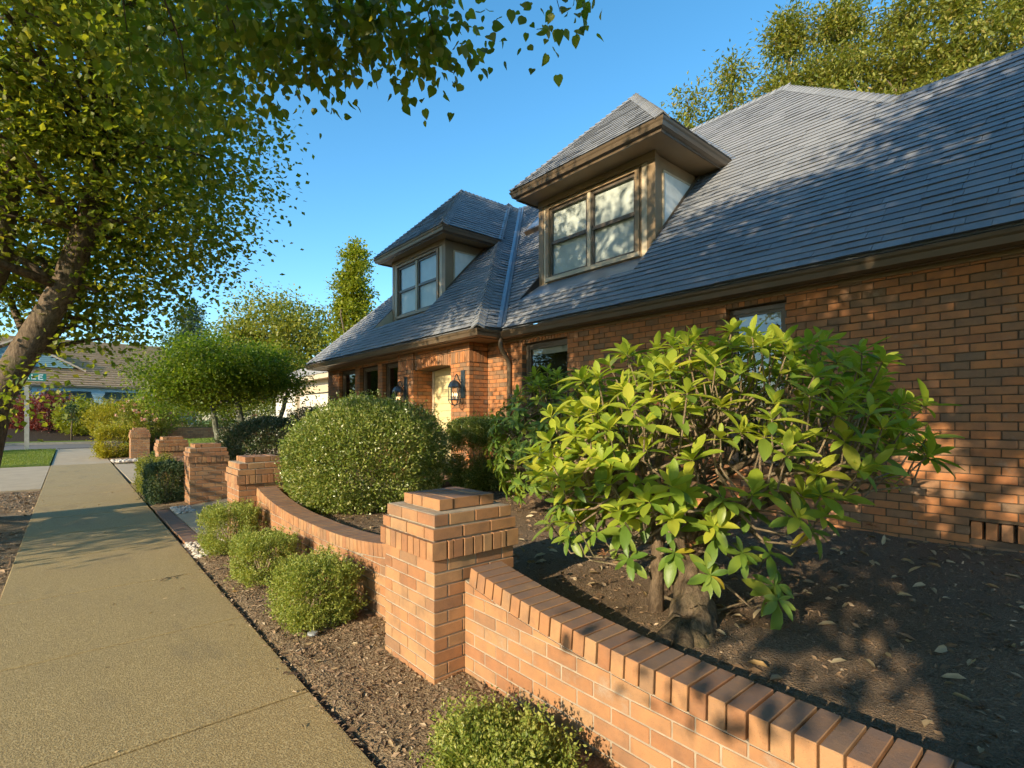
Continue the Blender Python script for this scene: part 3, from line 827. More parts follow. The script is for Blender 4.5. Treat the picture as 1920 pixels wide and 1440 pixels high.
# ================================================================== GARDEN PILLARS AND WALLS
BL, CH, JT = 0.2032, 0.0762, 0.0095
PIL = (1.91, 2.865)
def make_pillar(base, label, top=0.752):
    cx, cy_ = base
    t = thing('brick_pillar', (cx, cy_, 0), label, 'pillar', 'brick garden pillars')
    h = .305; T = .092
    MB().box(cx - h + .006, cy_ - h + .006, -.15, cx + h - .006, cy_ + h - .006, top + .185).box(cx - .285, cy_ - .285, top + .18, cx + .285, cy_ + .285, top + .264).box(cx - .2, cy_ - .2, top + .25, cx + .2, cy_ + .2, top + .332).build('mortar_core', MORTAR, t)
    nC = 12
    for k in range(nC):
        z = top - (k + .5) * CH
        hh = CH - JT
        for ax in (0, 1):
            long_ = (k % 2 == ax)
            for s in (-1, 1):
                if long_:
                    cuts = [-h, -h + 2 * h / 3, h - 2 * h / 3, h]
                else:
                    cuts = [-h + T + JT, 0, h - T - JT]
                for a, b_ in zip(cuts[:-1], cuts[1:]):
                    ga = 0 if (long_ and a == -h) else JT / 2; gb = 0 if (long_ and b_ == h) else JT / 2
                    if not long_ and a == cuts[0]: ga = 0
                    if not long_ and b_ == cuts[-1]: gb = 0
                    L = b_ - a - ga - gb; m = (a + ga + b_ - gb) / 2
                    o = s * (h - T / 2)
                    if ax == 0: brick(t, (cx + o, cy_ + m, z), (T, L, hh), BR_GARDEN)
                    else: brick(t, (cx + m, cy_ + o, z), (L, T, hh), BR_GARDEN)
    # projecting rowlock band
    hb = .33; z0 = top + .003; bh = .106; n = 9; wd = 2 * hb / n
    for s in (-1, 1):
        for i in range(n):
            m = -hb + (i + .5) * wd
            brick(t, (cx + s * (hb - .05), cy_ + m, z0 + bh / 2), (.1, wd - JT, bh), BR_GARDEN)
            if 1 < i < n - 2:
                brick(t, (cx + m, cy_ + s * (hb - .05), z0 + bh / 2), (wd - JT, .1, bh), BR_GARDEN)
    for s in (-1, 1):
        for i in (1, n - 2):
            m = -hb + (i + .5) * wd
            brick(t, (cx + (m + .018 * (1 if i == 1 else -1)), cy_ + s * (hb - .05), z0 + bh / 2), (wd - JT - .03, .1, bh), BR_GARDEN)
    def ring(hs, zc, hgt, odd):
        T2 = .098
        for ax in (0, 1):
            long_ = (odd == bool(ax))
            for s in (-1, 1):
                cuts = [-hs, -hs + 2 * hs / 3, hs - 2 * hs / 3, hs] if long_ else [-hs + T2 + JT, 0, hs - T2 - JT]
                for j, (a, b_) in enumerate(zip(cuts[:-1], cuts[1:])):
                    ga = 0 if j == 0 else JT / 2; gb = 0 if j == len(cuts) - 2 else JT / 2
                    L = b_ - a - ga - gb; m = (a + ga + b_ - gb) / 2; o = s * (hs - T2 / 2)
                    if ax == 0: brick(t, (cx + o, cy_ + m, zc), (T2, L, hgt), BR_GARDEN)
                    else: brick(t, (cx + m, cy_ + o, zc), (L, T2, hgt), BR_GARDEN)
    hh = CH - JT
    z1 = top + .114
    ring(.315, z1 + hh / 2 + .004, hh, True)
    ring(.295, z1 + CH + hh / 2 + .004, hh, False)
    # cap: pinwheel of bricks round two middle bricks
    zc = z1 + 2 * CH + hh / 2 + .004
    hs = .215; a = .107
    segs = [((-hs + a / 2, -a / 2 - .002, 0), (a - JT, 2 * hs - a - .004, hh)), ((a / 2 + .002, -hs + a / 2, 0), (2 * hs - a - .004, a - JT, hh)),
            ((hs - a / 2, a / 2 + .002, 0), (a - JT, 2 * hs - a - .004, hh)), ((-a / 2 - .002, hs - a / 2, 0), (2 * hs - a - .004, a - JT, hh)),
            ((-.054, 0, -.002), (.1, .206, hh)), ((.054, 0, -.003), (.1, .206, hh))]
    for c_, d_ in segs:
        # split the long cap bricks into a stretcher and a closer
        if max(d_[0], d_[1]) > .25:
            ax = 0 if d_[0] > d_[1] else 1
            L = d_[ax]; L1 = .2; L2 = L - L1 - JT
            for L_, off in ((L1, -L / 2 + L1 / 2), (L2, L / 2 - L2 / 2)):
                cc = list(c_); dd = list(d_); cc[ax] += off; dd[ax] = L_
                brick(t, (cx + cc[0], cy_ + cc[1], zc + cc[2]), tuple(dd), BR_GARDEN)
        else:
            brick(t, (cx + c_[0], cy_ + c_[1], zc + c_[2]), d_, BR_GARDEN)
    return t
P1 = make_pillar(PIL, 'nearest brick pillar with stepped cap, between the two curved walls')
def copy_thing(o, off, label, scale_z=1.0):
    c = o.copy(); c.location = Vector(o.location) + Vector(off); c.scale.z = scale_z
    COL.objects.link(c); WLOC[c.name] = Vector(c.location)
    c['label'] = label
    for ch in list(o.children):
        d = ch.copy(); d.parent = c; d.matrix_parent_inverse = ch.matrix_parent_inverse.copy(); COL.objects.link(d)
        for gch in list(ch.children):
            e = gch.copy(); e.parent = d; e.matrix_parent_inverse = gch.matrix_parent_inverse.copy(); COL.objects.link(e)
    return c
copy_thing(P1, (0, 4.54, 0), 'sunlit brick pillar at the far end of the middle curved wall')
copy_thing(P1, (.03, 8.17, 0.03), 'brick pillar across the entrance walk, its broad side facing the camera')
copy_thing(P1, (.0, 12.15, 0.05), 'darker brick pillar behind the clipped shrubs, beside the driveway')
copy_thing(P1, (.2, 22.1, -.02), 'farthest brick pillar, beyond the driveway beside the golden bush', 1.14)

def ztop(t): return .543 + .165 * abs(t) ** 2.6
def make_wall(y0, y1, label, xf=1.82):
    ym = (y0 + y1) / 2; hl = (y1 - y0) / 2
    if y0 < 0: ym, hl = .55, 2.0
    f = lambda y: ztop(max(-1, min(1, (y - ym) / hl)))
    t = thing('garden_wall', ((xf + .1), (y0 + y1) / 2, 0), label, 'garden wall', 'curved-top brick garden walls')
    RH = .104
    # mortar core
    n = 40
    poly = [(xf + .005, y0, -.12)] + [(xf + .005, y1, -.12)] + [(xf + .005, y1 - (y1 - y0) * i / n, f(y1 - (y1 - y0) * i / n) - RH - .004) for i in range(n + 1)]
    MB().prism(poly, (.19, 0, 0)).build('mortar_core', MORTAR, t)
    zt = .70 - RH
    k = 0
    z1 = .448
    rows = []
    z = z1 + 3 * CH
    while z > -.1:
        rows.append(z); z -= CH
    for k, zt_ in enumerate(rows):
        zb = zt_ - CH + JT
        u = y0 - (BL / 2 if k % 2 else 0)
        while u < y1:
            a = max(u + JT / 2, y0); b_ = min(u + BL - JT / 2, y1)
            u += BL
            if b_ - a < .02: continue
            la, lb_ = f(a) - RH - .012, f(b_) - RH - .012
            if min(la, lb_) >= zt_:
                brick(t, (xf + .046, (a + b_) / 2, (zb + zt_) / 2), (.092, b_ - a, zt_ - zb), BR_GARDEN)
            else:
                za, zb2 = min(zt_, la), min(zt_, lb_)
                if max(za, zb2) < zb + .012: continue
                # brick cut along the curve
                def cross(p, q, fp, fq): return p + (q - p) * (fp / (fp - fq))
                pl = [(xf, a, zb), (xf, b_, zb), (xf, b_, max(zb2, zb)), (xf, a, max(za, zb))]
                if za < zb: c = cross(a, b_, za - zb, zb2 - zb); pl = [(xf, c, zb), (xf, b_, zb), (xf, b_, zb2)]
                if zb2 < zb: c = cross(a, b_, za - zb, zb2 - zb); pl = [(xf, a, zb), (xf, c, zb), (xf, a, za)]
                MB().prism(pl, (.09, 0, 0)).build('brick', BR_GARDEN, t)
    # rowlock coping following the curve
    s = y0 + .038
    while s < y1 - .03:
        z = f(s) - RH / 2
        sl = math.atan2(f(s + .02) - f(s - .02), .04)
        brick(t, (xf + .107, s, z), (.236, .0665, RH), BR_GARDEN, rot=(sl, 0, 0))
        s += .0757 * math.cos(sl)
    return t
make_wall(-1.5, 2.555, 'curved-top brick garden wall in the foreground, running out at bottom right')
make_wall(3.175, 7.1, 'curved-top brick garden wall with boxwoods in front, between two pillars')
make_wall(11.35, 14.72, 'short brick garden wall seen end-on behind the pillar across the entrance walk')

# ================================================================== THE BRICK HOUSE
house = thing('brick_house', (8.5, 6, .3), 'brown brick house with steep dark shingle roof and two dormers', 'house')
XW = 5.99            # main wall
XP = 5.557           # porch piers
XV = 5.72            # wall with the three narrow windows
TOPW = 3.0
house_bricks = []    # (centre, dims, rot)
def wall_bricks(axis, plane, out, u0, u1, z0, z1, holes=(), phase=0.0, zref=2.995):
    """running bond; axis 'y' = wall along y with face x=plane, axis 'x' = wall along x with face y=plane; out = -1/+1 side of the face"""
    nrow = int((zref - z0) / CH) + 2
    for k in range(-1, nrow):
        zt = zref - k * CH; zb = zt - CH + JT
        zt = min(zt, z1); zb2 = max(zb, z0)
        if zt - zb2 < .015: continue
        u = math.floor(u0 / BL) * BL - (BL / 2 if k % 2 else 0) + phase
        while u < u1:
            a, b_ = max(u, u0), min(u + BL - JT, u1)
            u += BL
            if b_ - a < .015: continue
            segs = [(a, b_)]
            for (h0, h1, g0, g1) in holes:
                if zt <= g0 + .01 or zb2 >= g1 - .01: continue
                ns = []
                for (p, q) in segs:
                    if q <= h0 or p >= h1: ns.append((p, q)); continue
                    if p < h0: ns.append((p, h0))
                    if q > h1: ns.append((h1, q))
                segs = ns
            for (p, q) in segs:
                if q - p < .015: continue
                c = ((plane - out * .045), (p + q) / 2, (zt + zb2) / 2) if axis == 'y' else ((p + q) / 2, plane - out * .045, (zt + zb2) / 2)
                d = (.09, q - p, zt - zb2) if axis == 'y' else (q - p, .09, zt - zb2)
                house_bricks.append((c, d))
def soldier_row(axis, plane, out, u0, u1, z0, z1, w_=.0733):
    n = max(1, round((u1 - u0) / w_)); st = (u1 - u0) / n
    for i in range(n):
        m = u0 + (i + .5) * st
        c = (plane - out * .045, m, (z0 + z1) / 2) if axis == 'y' else (m, plane - out * .045, (z0 + z1) / 2)
        d = (.09, st - JT, z1 - z0) if axis == 'y' else (st - JT, .09, z1 - z0)
        house_bricks.append((c, d))
def back_wall(m_, axis, plane, out, u0, u1, z0, z1, holes, thick=.2, gap=.009):
    holes = [(q[0] - .007, q[1] + .007, q[2], q[3] + .004) for q in holes]
    us = sorted({u0, u1, *[h for q in holes for h in q[:2]]}); zs = sorted({z0, z1, *[h for q in holes for h in q[2:]]})
    us = [u for u in us if u0 <= u <= u1]; zs = [z for z in zs if z0 <= z <= z1]
    a, b_ = plane - out * gap, plane - out * thick
    a, b_ = min(a, b_), max(a, b_)
    for i in range(len(us) - 1):
        for j in range(len(zs) - 1):
            cu, cz = (us[i] + us[i + 1]) / 2, (zs[j] + zs[j + 1]) / 2
            if any(h[0] < cu < h[1] and h[2] < cz < h[3] for h in holes): continue
            if axis == 'y': m_.box(a, us[i], zs[j], b_, us[i + 1], zs[j + 1])
            else: m_.box(us[i], a, zs[j], us[i + 1], b_, zs[j + 1])
W1H = (5.616, 6.69, 1.05, 2.875)
W2H = (2.344, 3.02, 1.05, 2.885)
VENT = (.33, .805, .533, .686)
mort = MB()
holesA = [W1H, W2H, VENT]
wall_bricks('y', XW, -1, -5, 7.66, .2, TOPW, [(h[0], h[1], h[2], 3.0 if h is not VENT else h[3]) for h in holesA])
back_wall(mort, 'y', XW, -1, -5, 7.66, .1, TOPW + .02, holesA)
for h in (W1H, W2H): soldier_row('y', XW, -1, h[0] + .004, h[1] - .004, h[3] + .012, TOPW - .005)
# foundation vent: upright bricks with open gaps
MB().box(XW + .1, VENT[0], VENT[2], XW + .12, VENT[1], VENT[3]).build('vent_back', DARK, house)
for i in range(5):
    house_bricks.append(((XW + .045, VENT[0] + .03 + .098 * i + .012, (VENT[2] + VENT[3]) / 2), (.09, .072, VENT[3] - VENT[2] - JT)))
# porch piers, arch and recess
for (a, b_) in ((7.658, 8.266), (9.68, 10.37)):
    wall_bricks('y', XP, -1, a, b_, .2, 2.62, phase=a % BL)
    soldier_row('y', XP, -1, a, b_, 2.63, 2.835)
    wall_bricks('y', XP, -1, a, b_, 2.845, TOPW, phase=a % BL)
    back_wall(mort, 'y', XP, -1, a + .009, b_ - .009, .1, TOPW, [], .4)
wall_bricks('x', 7.658, -1, XP + .092 + JT, XW - JT, .2, 2.62)
soldier_row('x', 7.658, -1, XP + .1, XW - .01, 2.63, 2.835)
wall_bricks('x', 7.658, -1, XP + .092 + JT, XW - JT, 2.845, TOPW)
wall_bricks('x', 9.68, -1, XP + .092 + JT, 6.06, .2, TOPW)         # recess jamb seen from the street
wall_bricks('x', 8.266, 1, XP + .092 + JT, 6.06, .2, TOPW)
wall_bricks('x', 10.37, 1, XP + .092 + JT, XV + .02, .2, TOPW)
mort.box(XP + .2, 9.689, .1, 6.3, 9.9, TOPW).box(XP + .2, 8.0, .1, 6.3, 8.257, TOPW).box(XP + .012, 7.667, .1, XW + .1, 7.9, TOPW)
# arch over the entrance: slanted soldiers on a shallow curve
n = 19
for i in range(n):
    f_ = (i + .5) / n; y = 8.266 + f_ * (9.68 - 8.266)
    zb = 2.60 + .055 * (1 - (2 * f_ - 1) ** 2)
    house_bricks.append(((XP + .045 + .03, y, (zb + 2.835) / 2), (.09, (9.68 - 8.266) / n - JT, 2.835 - zb)))
wall_bricks('y', XP + .03, -1, 8.27, 9.676, 2.845, TOPW)
mort.box(XP + .05, 8.26, 2.665, XP + .3, 9.69, TOPW)
m_ = MB()
for i in range(20):
    f0, f1 = i / 20, (i + 1) / 20
    z0, z1 = 2.60 + .055 * (1 - (2 * f0 - 1) ** 2), 2.60 + .055 * (1 - (2 * f1 - 1) ** 2)
    y0, y1 = 8.266 + f0 * 1.414, 8.266 + f1 * 1.414
    m_.add([(XP + .12, y0, z0), (XP + .12, y1, z1), (6.06, y1, z1), (6.06, y0, z0)], [(0, 1, 2, 3)])
m_.build('arch_soffit', MORTAR_D, house)
# wall with three narrow windows
VH = [(12.986, 14.046, .95, 2.885), (11.67, 12.713, .95, 2.885), (10.5, 11.433, .95, 2.885)]
wall_bricks('y', XV, -1, 10.37, 14.865, .2, TOPW, [(h[0], h[1], h[2], 3.0) for h in VH])
for h in VH: soldier_row('y', XV, -1, h[0] + .004, h[1] - .004, h[3] + .012, TOPW - .005)
back_wall(mort, 'y', XV, -1, 10.37, 14.856, .1, TOPW + .02, VH)
wall_bricks('x', 14.865, 1, XV + .1, 9.5, .2, TOPW)
mort.box(XV + .1, 14.65, .1, 14, 14.856, TOPW)
mort.box(10.6, -5, .1, 14.5, 14.6, TOPW)     # rear of the house
mort.build('mortar', MORTAR_D, house)
# brick reveals of the windows (returns)
def reveal(axis_x, h, depth=.14):
    for y, s in ((h[1], -1), (h[0], 1)):
        z = h[3]
        while z > h[2]:
            house_bricks.append(((axis_x + .012 + depth / 2 + .08, y + s * .0 - s * .041, z - CH / 2), (depth, .082, CH - JT)))
            z -= CH
# the 300 bricks that show largest are parts of their own, the rest one mesh
def shown(b):
    (c, d) = b
    p = proj(*c)
    if p is None or not (-40 < p[0] < 1960 and 40 < p[1] < 1400): return 0
    return max(d) * d[2] / p[2] ** 2
order = sorted(range(len(house_bricks)), key=lambda i: -shown(house_bricks[i]))
rest = MB()
for k, i in enumerate(order):
    c, d = house_bricks[i]
    if k < 300: brick(house, c, d, BR_HOUSE)
    else:
        c = Vector(c) + Vector((random.uniform(-.0015, .0015), 0, 0)); d = Vector(d) / 2
        rest.box(*(c - d), *(c + d))
rest.build('brickwork', BR_HOUSE, house, kind='stuff')

# windows
def window(h, plane, depth=.1, sash=False, back=DARK, sill=True, blind_top=True):
    y0, y1, z0, z1 = h
    x = plane + depth
    F = MB(); t = .055
    F.box(x, y0, z0, x + .07, y0 + t, z1).box(x, y1 - t, z0, x + .07, y1, z1).box(x, y0 + t, z1 - t, x + .07, y1 - t, z1).box(x, y0 + t, z0, x + .07, y1 - t, z0 + t)
    i = t + .004
    F.box(x + .02, y0 + t, z0 + t, x + .06, y0 + t + .035, z1 - t).box(x + .02, y1 - t - .035, z0 + t, x + .06, y1 - t, z1 - t).box(x + .02, y0 + t + .035, z1 - t - .035, x + .06, y1 - t - .035, z1 - t)
    o = F.build('window', FRAME, house)
    MB().quad((x + .035, y1 - t - .03, z0 + t), (x + .035, y0 + t + .03, z0 + t), (x + .035, y0 + t + .03, z1 - t - .03), (x + .035, y1 - t - .03, z1 - t - .03)).build('pane', GLASS, o)
    MB().box(x + .35, y0 - .1, z0 - .1, x + .36, y1 + .1, z1 + .1).box(x + .07, y0 - .02, z0, x + .35, y0, z1).box(x + .07, y1, z0, x + .35, y1 + .02, z1).build('room', DARK, o)
    if blind_top:
        MB().box(x + .075, y0 + t, z1 - .19, x + .085, y1 - t, z1 - t).build('blind', BLIND, o)
    if sill:
        s = MB(); n = max(1, round((y1 - y0) / .0733)); st = (y1 - y0) / n
        for k in range(n): s.bbox((plane + .03, y0 + (k + .5) * st, z0 - .045), (.15, st - JT, .085), .004)
        s.build('sill', BR_HOUSE, o)
    return o
window(W1H, XW); window(W2H, XW)
for h in VH: window(h, XV, depth=.12, blind_top=False)
# entry: yellow lap siding and door frame in the recess
sd = MB()
z = .40
while z < 2.68:
    sd.prism([(6.06, 8.26, z), (6.035, 8.26, z), (6.05, 8.26, z + .148), (6.06, 8.26, z + .148)], (0, 1.36, 0))
    z += .15
sd.build('siding', SIDING_Y, house)
MB().box(6.02, 9.60, .4, 6.07, 9.672, 2.66).build('door_trim', TRIM_L, house)
# porch step with upright brick edge
ps = MB().box(5.0, 7.75, .2, 6.05, 9.66, .455).build('porch_step', MORTAR_D, house)
for i in range(26):
    y = 7.75 + .0733 * (i + .5)
    brick(ps, (5.03, y, .425), (.1, .064, .115), BR_GARDEN)
for i in range(9):
    for j in range(4):
        brick(ps, (5.19 + .21 * j, 7.86 + .2032 * i, .47), (.2, .194, .04), BR_GARDEN)

# ------------------------------------------------------------------ roofs
PITCH = 1.04
tabs_pool = []       # (verts) of every shingle on the house
deck = MB()
def roof_face(O, U, Rn, umin, umax, vmax, holes=(), v0=.05, expo=.125, pitch=PITCH, vcut=None, pool=None, dk=None):
    """O origin on the eave, U along the eave, Rn uphill (horizontal); rows of shingles between umin(v) and umax(v)"""
    O, U, Rn = Vector(O), Vector(U), Vector(Rn)
    nrm = (Vector((0, 0, 1)) - Rn * pitch).normalized()
    L = math.sqrt(1 + pitch * pitch)
    dv = expo / L
    P = lambda u, v, h: O + U * u + Rn * v + Vector((0, 0, pitch * v)) + nrm * h
    k = 0; v = v0
    pool = tabs_pool if pool is None else pool
    dk = deck if dk is None else dk
    while v < vmax - .01:
        va, vb = v, min(v + dv * 1.12, vmax)
        vn = min(v + dv, vmax)
        segs = [(umin(va), umax(va), umin(vb), umax(vb))]
        for (h0, h1, g0, g1) in holes:
            if (va + vn) / 2 <= g0 or (va + vn) / 2 >= g1: continue
            ns = []
            for (a, b_, c, d) in segs:
                if b_ <= h0 or a >= h1: ns.append((a, b_, c, d)); continue
                if a < h0: ns.append((a, h0, c, h0))
                if b_ > h1: ns.append((h1, b_, h1, d))
            segs = ns
        for (a, b_, c, d) in segs:
            if b_ - a < .02 and d - c < .02: continue
            dk.quad(P(a, va, -.03), P(b_, va, -.03), P(max(d, c), vb, -.03), P(min(c, d), vb, -.03))
            u = math.floor(min(a, c) / .3) * .3 - random.choice((.05, .12, .2, .26)) - .3
            while u < max(b_, d):
                wd = random.choice((.24, .3, .3, .36, .3))
                e = u + wd - .004
                l0, r0 = max(u, a), min(e, b_); l1, r1 = max(u, c), min(e, d)
                u += wd
                if r0 - l0 < .004 and r1 - l1 < .004: continue
                r0 = max(r0, l0); r1 = max(r1, l1)
                th = random.choice((.015, .017, .022))
                tabs_pool_v = [P(l0, va, th), P(r0, va, th), P(r1, vb, .003), P(l1, vb, .003), P(l0, va + .012, -.01), P(r0, va + .012, -.01), P(r1, vb, -.006), P(l1, vb, -.006)]
                pool.append(tabs_pool_v)
        v += dv; k += 1
TAB_F = [(0, 1, 2, 3), (4, 5, 1, 0), (5, 6, 2, 1), (7, 4, 0, 3)]
A_O = (5.69, 0, 3.1)
D2 = dict(xf=6.88, y0=4.6, y1=7.17, zb=4.17, zt=5.70, xe=6.33, e0=4.1, e1=7.45, ze=5.86, tip=6.35, plane=5.69)
D1 = dict(xf=6.5, y0=9.87, y1=12.36, zb=4.17, zt=5.66, xe=6.12, e0=9.43, e1=12.78, ze=5.80, tip=5.934, plane=5.17)
def dhole(D): return [(D['y0'], D['y1'], D['tip'] - D['plane'], D['xf'] - D['plane'] + .02), (D['y0'] + .02, D['y1'] - .02, D['xf'] - D['plane'], (D['zt'] - 3.1) / PITCH)]
RIDGE_V = 4.52
HIPY = 6.914
# main front plane
roof_face(A_O, (0, 1, 0), (1, 0, 0), lambda v: -5.5 if v < 2.6 else 1.79 + (v - 2.56) * 1.107, lambda v: HIPY + v, RIDGE_V, dhole(D2))
# porch section plane, its hip end face
roof_face((5.17, 0, 3.1), (0, 1, 0), (1, 0, 0), lambda v: HIPY + v, lambda v: 15.2 - .834 * v, RIDGE_V, dhole(D1))
roof_face((0, HIPY, 3.1), (1, 0, 0), (0, 1, 0), lambda v: 5.17 + v, lambda v: 5.69 + v, RIDGE_V)
# left end, hip of the main roof towards the wing, rear planes
roof_face((0, 15.2, 3.1), (1, 0, 0), (0, -1, 0), lambda v: 5.17 + v / .834, lambda v: 14.6 - v / .834, 3.77, pitch=PITCH / .834)
deck.poly([(10.21, 3.96, 7.80), (10.21, 11.43, 7.80), (14.7, 15, 3.1), (14.7, 0, 3.1)][::-1])
deck.poly([(8.25, 1.79, 5.75), (10.21, 3.96, 7.78), (14.0, 0, 3.9), (10.7, 0, 3.4)])
deck.poly([(8.27, -5.5, 5.75), (8.27, 2.0, 5.75), (11, 2, 3.1), (11, -5.5, 3.1)][::-1])
def shown_tab(v):
    c = (v[0] + v[1] + v[2] + v[3]) / 4
    p = proj(*c)
    if p is None or not (0 < p[0] < 1920 and 60 < p[1] < 1400): return 0
    return (v[1] - v[0]).length / p[2] ** 2
# dormers ------------------------------------------------------------
GPROF = [(0.0, -.115), (.03, -.125), (.085, -.105), (.10, -.05), (.115, -.03), (.125, 0.0), (.118, .004), (.105, -.02), (.02, -.09), (.005, 0.0), (0, 0)]
def hipcap(m_, a, b_, w_=.13, n1=None, n2=None, step=.125):
    """overlapping folded caps along a ridge or hip"""
    a, b_ = Vector(a), Vector(b_)
    d = (b_ - a); L = d.length; d.normalize()
    out = []
    k = 0; s = 0
    while s < L:
        p0 = a + d * s; p1 = a + d * min(L, s + step * 1.3)
        out.append((p0, p1)); s += step
    for p0, p1 in out:
        q = []
        for p, h in ((p0, .042), (p1, .010)):
            q.append((p + n1 * w_ + Vector((0, 0, 0)) + Vector((0, 0, 1)) * (h * .4), p + Vector((0, 0, h)), p + n2 * w_ + Vector((0, 0, 1)) * (h * .4)))
        (l0, c0, r0), (l1, c1, r1) = q
        dz = Vector((0, 0, -.03)) + d * .02
        m_.add([l0, c0, r0, l1, c1, r1, l0 + dz, c0 + dz, r0 + dz], [(0, 1, 4, 3), (1, 2, 5, 4), (6, 7, 1, 0), (7, 8, 2, 1)])
def hip_line(m_, a, b_, ea, eb, w_=.14):
    h = (Vector(b_) - Vector(a)).normalized()
    f = lambda e: (Vector(e) - h * (Vector(e).dot(h) * .55)).normalized()
    hipcap(m_, a, b_, w_, f(ea), f(eb))
def make_dormer(D, label, glassU, pan_wide):
    xf, y0, y1, zb, zt, xe, e0, e1, ze = (D[k] for k in ('xf', 'y0', 'y1', 'zb', 'zt', 'xe', 'e0', 'e1', 'ze'))
    ym = (e0 + e1) / 2; hw = (e1 - e0) / 2; zr = ze + hw * PITCH; xr = xe + hw
    rz = lambda x: 3.1 + PITCH * (x - D['plane'])
    xt = lambda z: D['plane'] + (z - 3.1) / PITCH
    root = MB()
    # front wall boards round the window opening
    wy0, wy1, wz0, wz1 = y0 + .36, y1 - .26, zb + .06, zt - .17
    root.box(xf, y0, zb - .1, xf + .09, wy0 - .09, zt).box(xf, wy1 + .09, zb - .1, xf + .09, y1, zt).box(xf, wy0 - .09, wz1 + .05, xf + .09, wy1 + .09, zt).box(xf, wy0 - .09, zb - .1, xf + .09, wy1 + .09, wz0 - .05)
    d = root.build('dormer', TRIM, house)
    d['label'] = label
    # corner boards, pale strips and window casing
    MB().box(xf - .022, y0 - .015, zb - .1, xf - .001, y0 + .13, zt - .09).build('corner_board', TRIM, d)
    MB().box(xf - .022, y1 - .11, zb - .1, xf - .001, y1 + .015, zt - .09).build('corner_board', TRIM, d)
    MB().box(xf - .03, y0 - .02, zt - .09, xf - .001, y1 + .02, zt + .03).build('head_board', TRIM, d)
    MB().box(xf - .016, y0 + .14, zb - .05, xf - .001, y0 + .235, zt - .1).build('pale_board', TRIM_L, d)
    MB().box(xf - .016, y1 - .215, zb - .05, xf - .001, y1 - .12, zt - .1).build('pale_board', TRIM_L, d)
    m_ = MB(); t = .05
    m_.box(xf - .03, wy0 - .08, wz0 - .05, xf + .05, wy0, wz1 + .05).box(xf - .03, wy1, wz0 - .05, xf + .05, wy1 + .08, wz1 + .05).box(xf - .03, wy0, wz1, xf + .05, wy1, wz1 + .05)
    m_.build('window_casing', TRIM, d)
    MB().box(xf - .05, wy0 - .09, wz0 - .07, xf + .05, wy1 + .09, wz0).build('sill', TRIM_L if pan_wide else TRIM, d)
    # two double-hung sashes
    wm = (wy0 + wy1) / 2
    MB().box(xf - .012, wm - .035, wz0, xf + .06, wm + .035, wz1).build('mullion', TRIM_L, d)
    zm = (wz0 + wz1) / 2
    for (a, b_) in ((wy0, wm - .035), (wm + .035, wy1)):
        s = MB(); f_ = .05
        s.box(xf + .012, a, wz0, xf + .05, a + f_, wz1).box(xf + .012, b_ - f_, wz0, xf + .05, b_, wz1).box(xf + .012, a + f_, wz1 - f_, xf + .05, b_ - f_, wz1).box(xf + .012, a + f_, wz0, xf + .05, b_ - f_, wz0 + f_).box(xf + .008, a + f_, zm - .03, xf + .05, b_ - f_, zm + .03)
        s.build('sash', FRAME, d)
        MB().quad((xf + .035, b_ - f_, zm + .03), (xf + .035, a + f_, zm + .03), (xf + .035, a + f_, wz1 - f_), (xf + .035, b_ - f_, wz1 - f_)).build('pane', glassU, d)
        MB().quad((xf + .035, b_ - f_, wz0 + f_), (xf + .035, a + f_, wz0 + f_), (xf + .035, a + f_, zm - .03), (xf + .035, b_ - f_, zm - .03)).build('pane', GLASS_U, d)
        bl = MB().box(xf + .075, a - .02, wz0 + .02, xf + .08, b_ + .02, wz1)
        bl.build('blind', BLIND, d)
    MB().box(xf + .14, y0 + .05, zb, xf + .16, y1 - .05, zt).build('curtain', BLIND, d)
    # side cheeks: pale triangular panel within boards
    for (y, s) in ((y0, -1), (y1, 1)):
        yy = y - s * .02
        tri = [(xf, yy, rz(xf) - .05), (xt(zt) + .02, yy, zt), (xf, yy, zt)]
        MB().prism(tri, (0, -s * .05, 0)).build('cheek_wall', TRIM, d)
        i0 = xf + .26; zt2 = zt - .22
        tri = [(i0, yy, rz(i0) - .02), (xt(zt2), yy, zt2), (i0, yy, zt2)]
        MB().prism(tri, (0, s * .012, 0)).build('cheek_panel', PANEL, d)
        q = MB()
        q.prism([(i0 - .035, yy, rz(i0 - .035) - .02), (i0, yy, rz(i0) - .02), (i0, yy, zt2), (i0 - .035, yy, zt2)], (0, s * .02, 0))
        q.prism([(i0 - .035, yy, zt2), (xt(zt2), yy, zt2), (xt(zt2 + .03), yy, zt2 + .03), (i0 - .035, yy, zt2 + .03)], (0, s * .022, 0))
        q.build('cheek_moulding', TRIM_L, d)
        MB().prism([(xf - .01, y + s * .004, rz(xf) - .03), (xt(zt), y + s * .004, zt - .0), (xt(zt), y + s * .004, zt + .09), (xf - .01, y + s * .004, rz(xf) + .055)], (0, s * .012, 0)).build('step_flashing', GUTTER, d)
        # side of the well cut into the roof in front of the window
        MB().prism([(D['tip'], y, rz(D['tip'])), (xf, y, zb - .05), (xf, y, rz(xf) - .0)], (0, s * .015, 0)).build('well_side', DARK if pan_wide else TRIM_L, d)
    MB().prism([(D['tip'] - .06, y0, rz(D['tip'] - .06) + .02), (D['tip'] - .06, y1, rz(D['tip'] - .06) + .02), (xf, y1, zb - .03), (xf, y0, zb - .03)], (0, 0, -.02)).build('pan_flashing', FLASH if pan_wide else SHINGLE, d)
    # soffit, fascia, gutter
    so = MB().box(xe + .12, e0 + .12, zt + .03, xt(zt + .03), e1 - .12, zt + .05)
    so.build('soffit', SOFFIT, d)
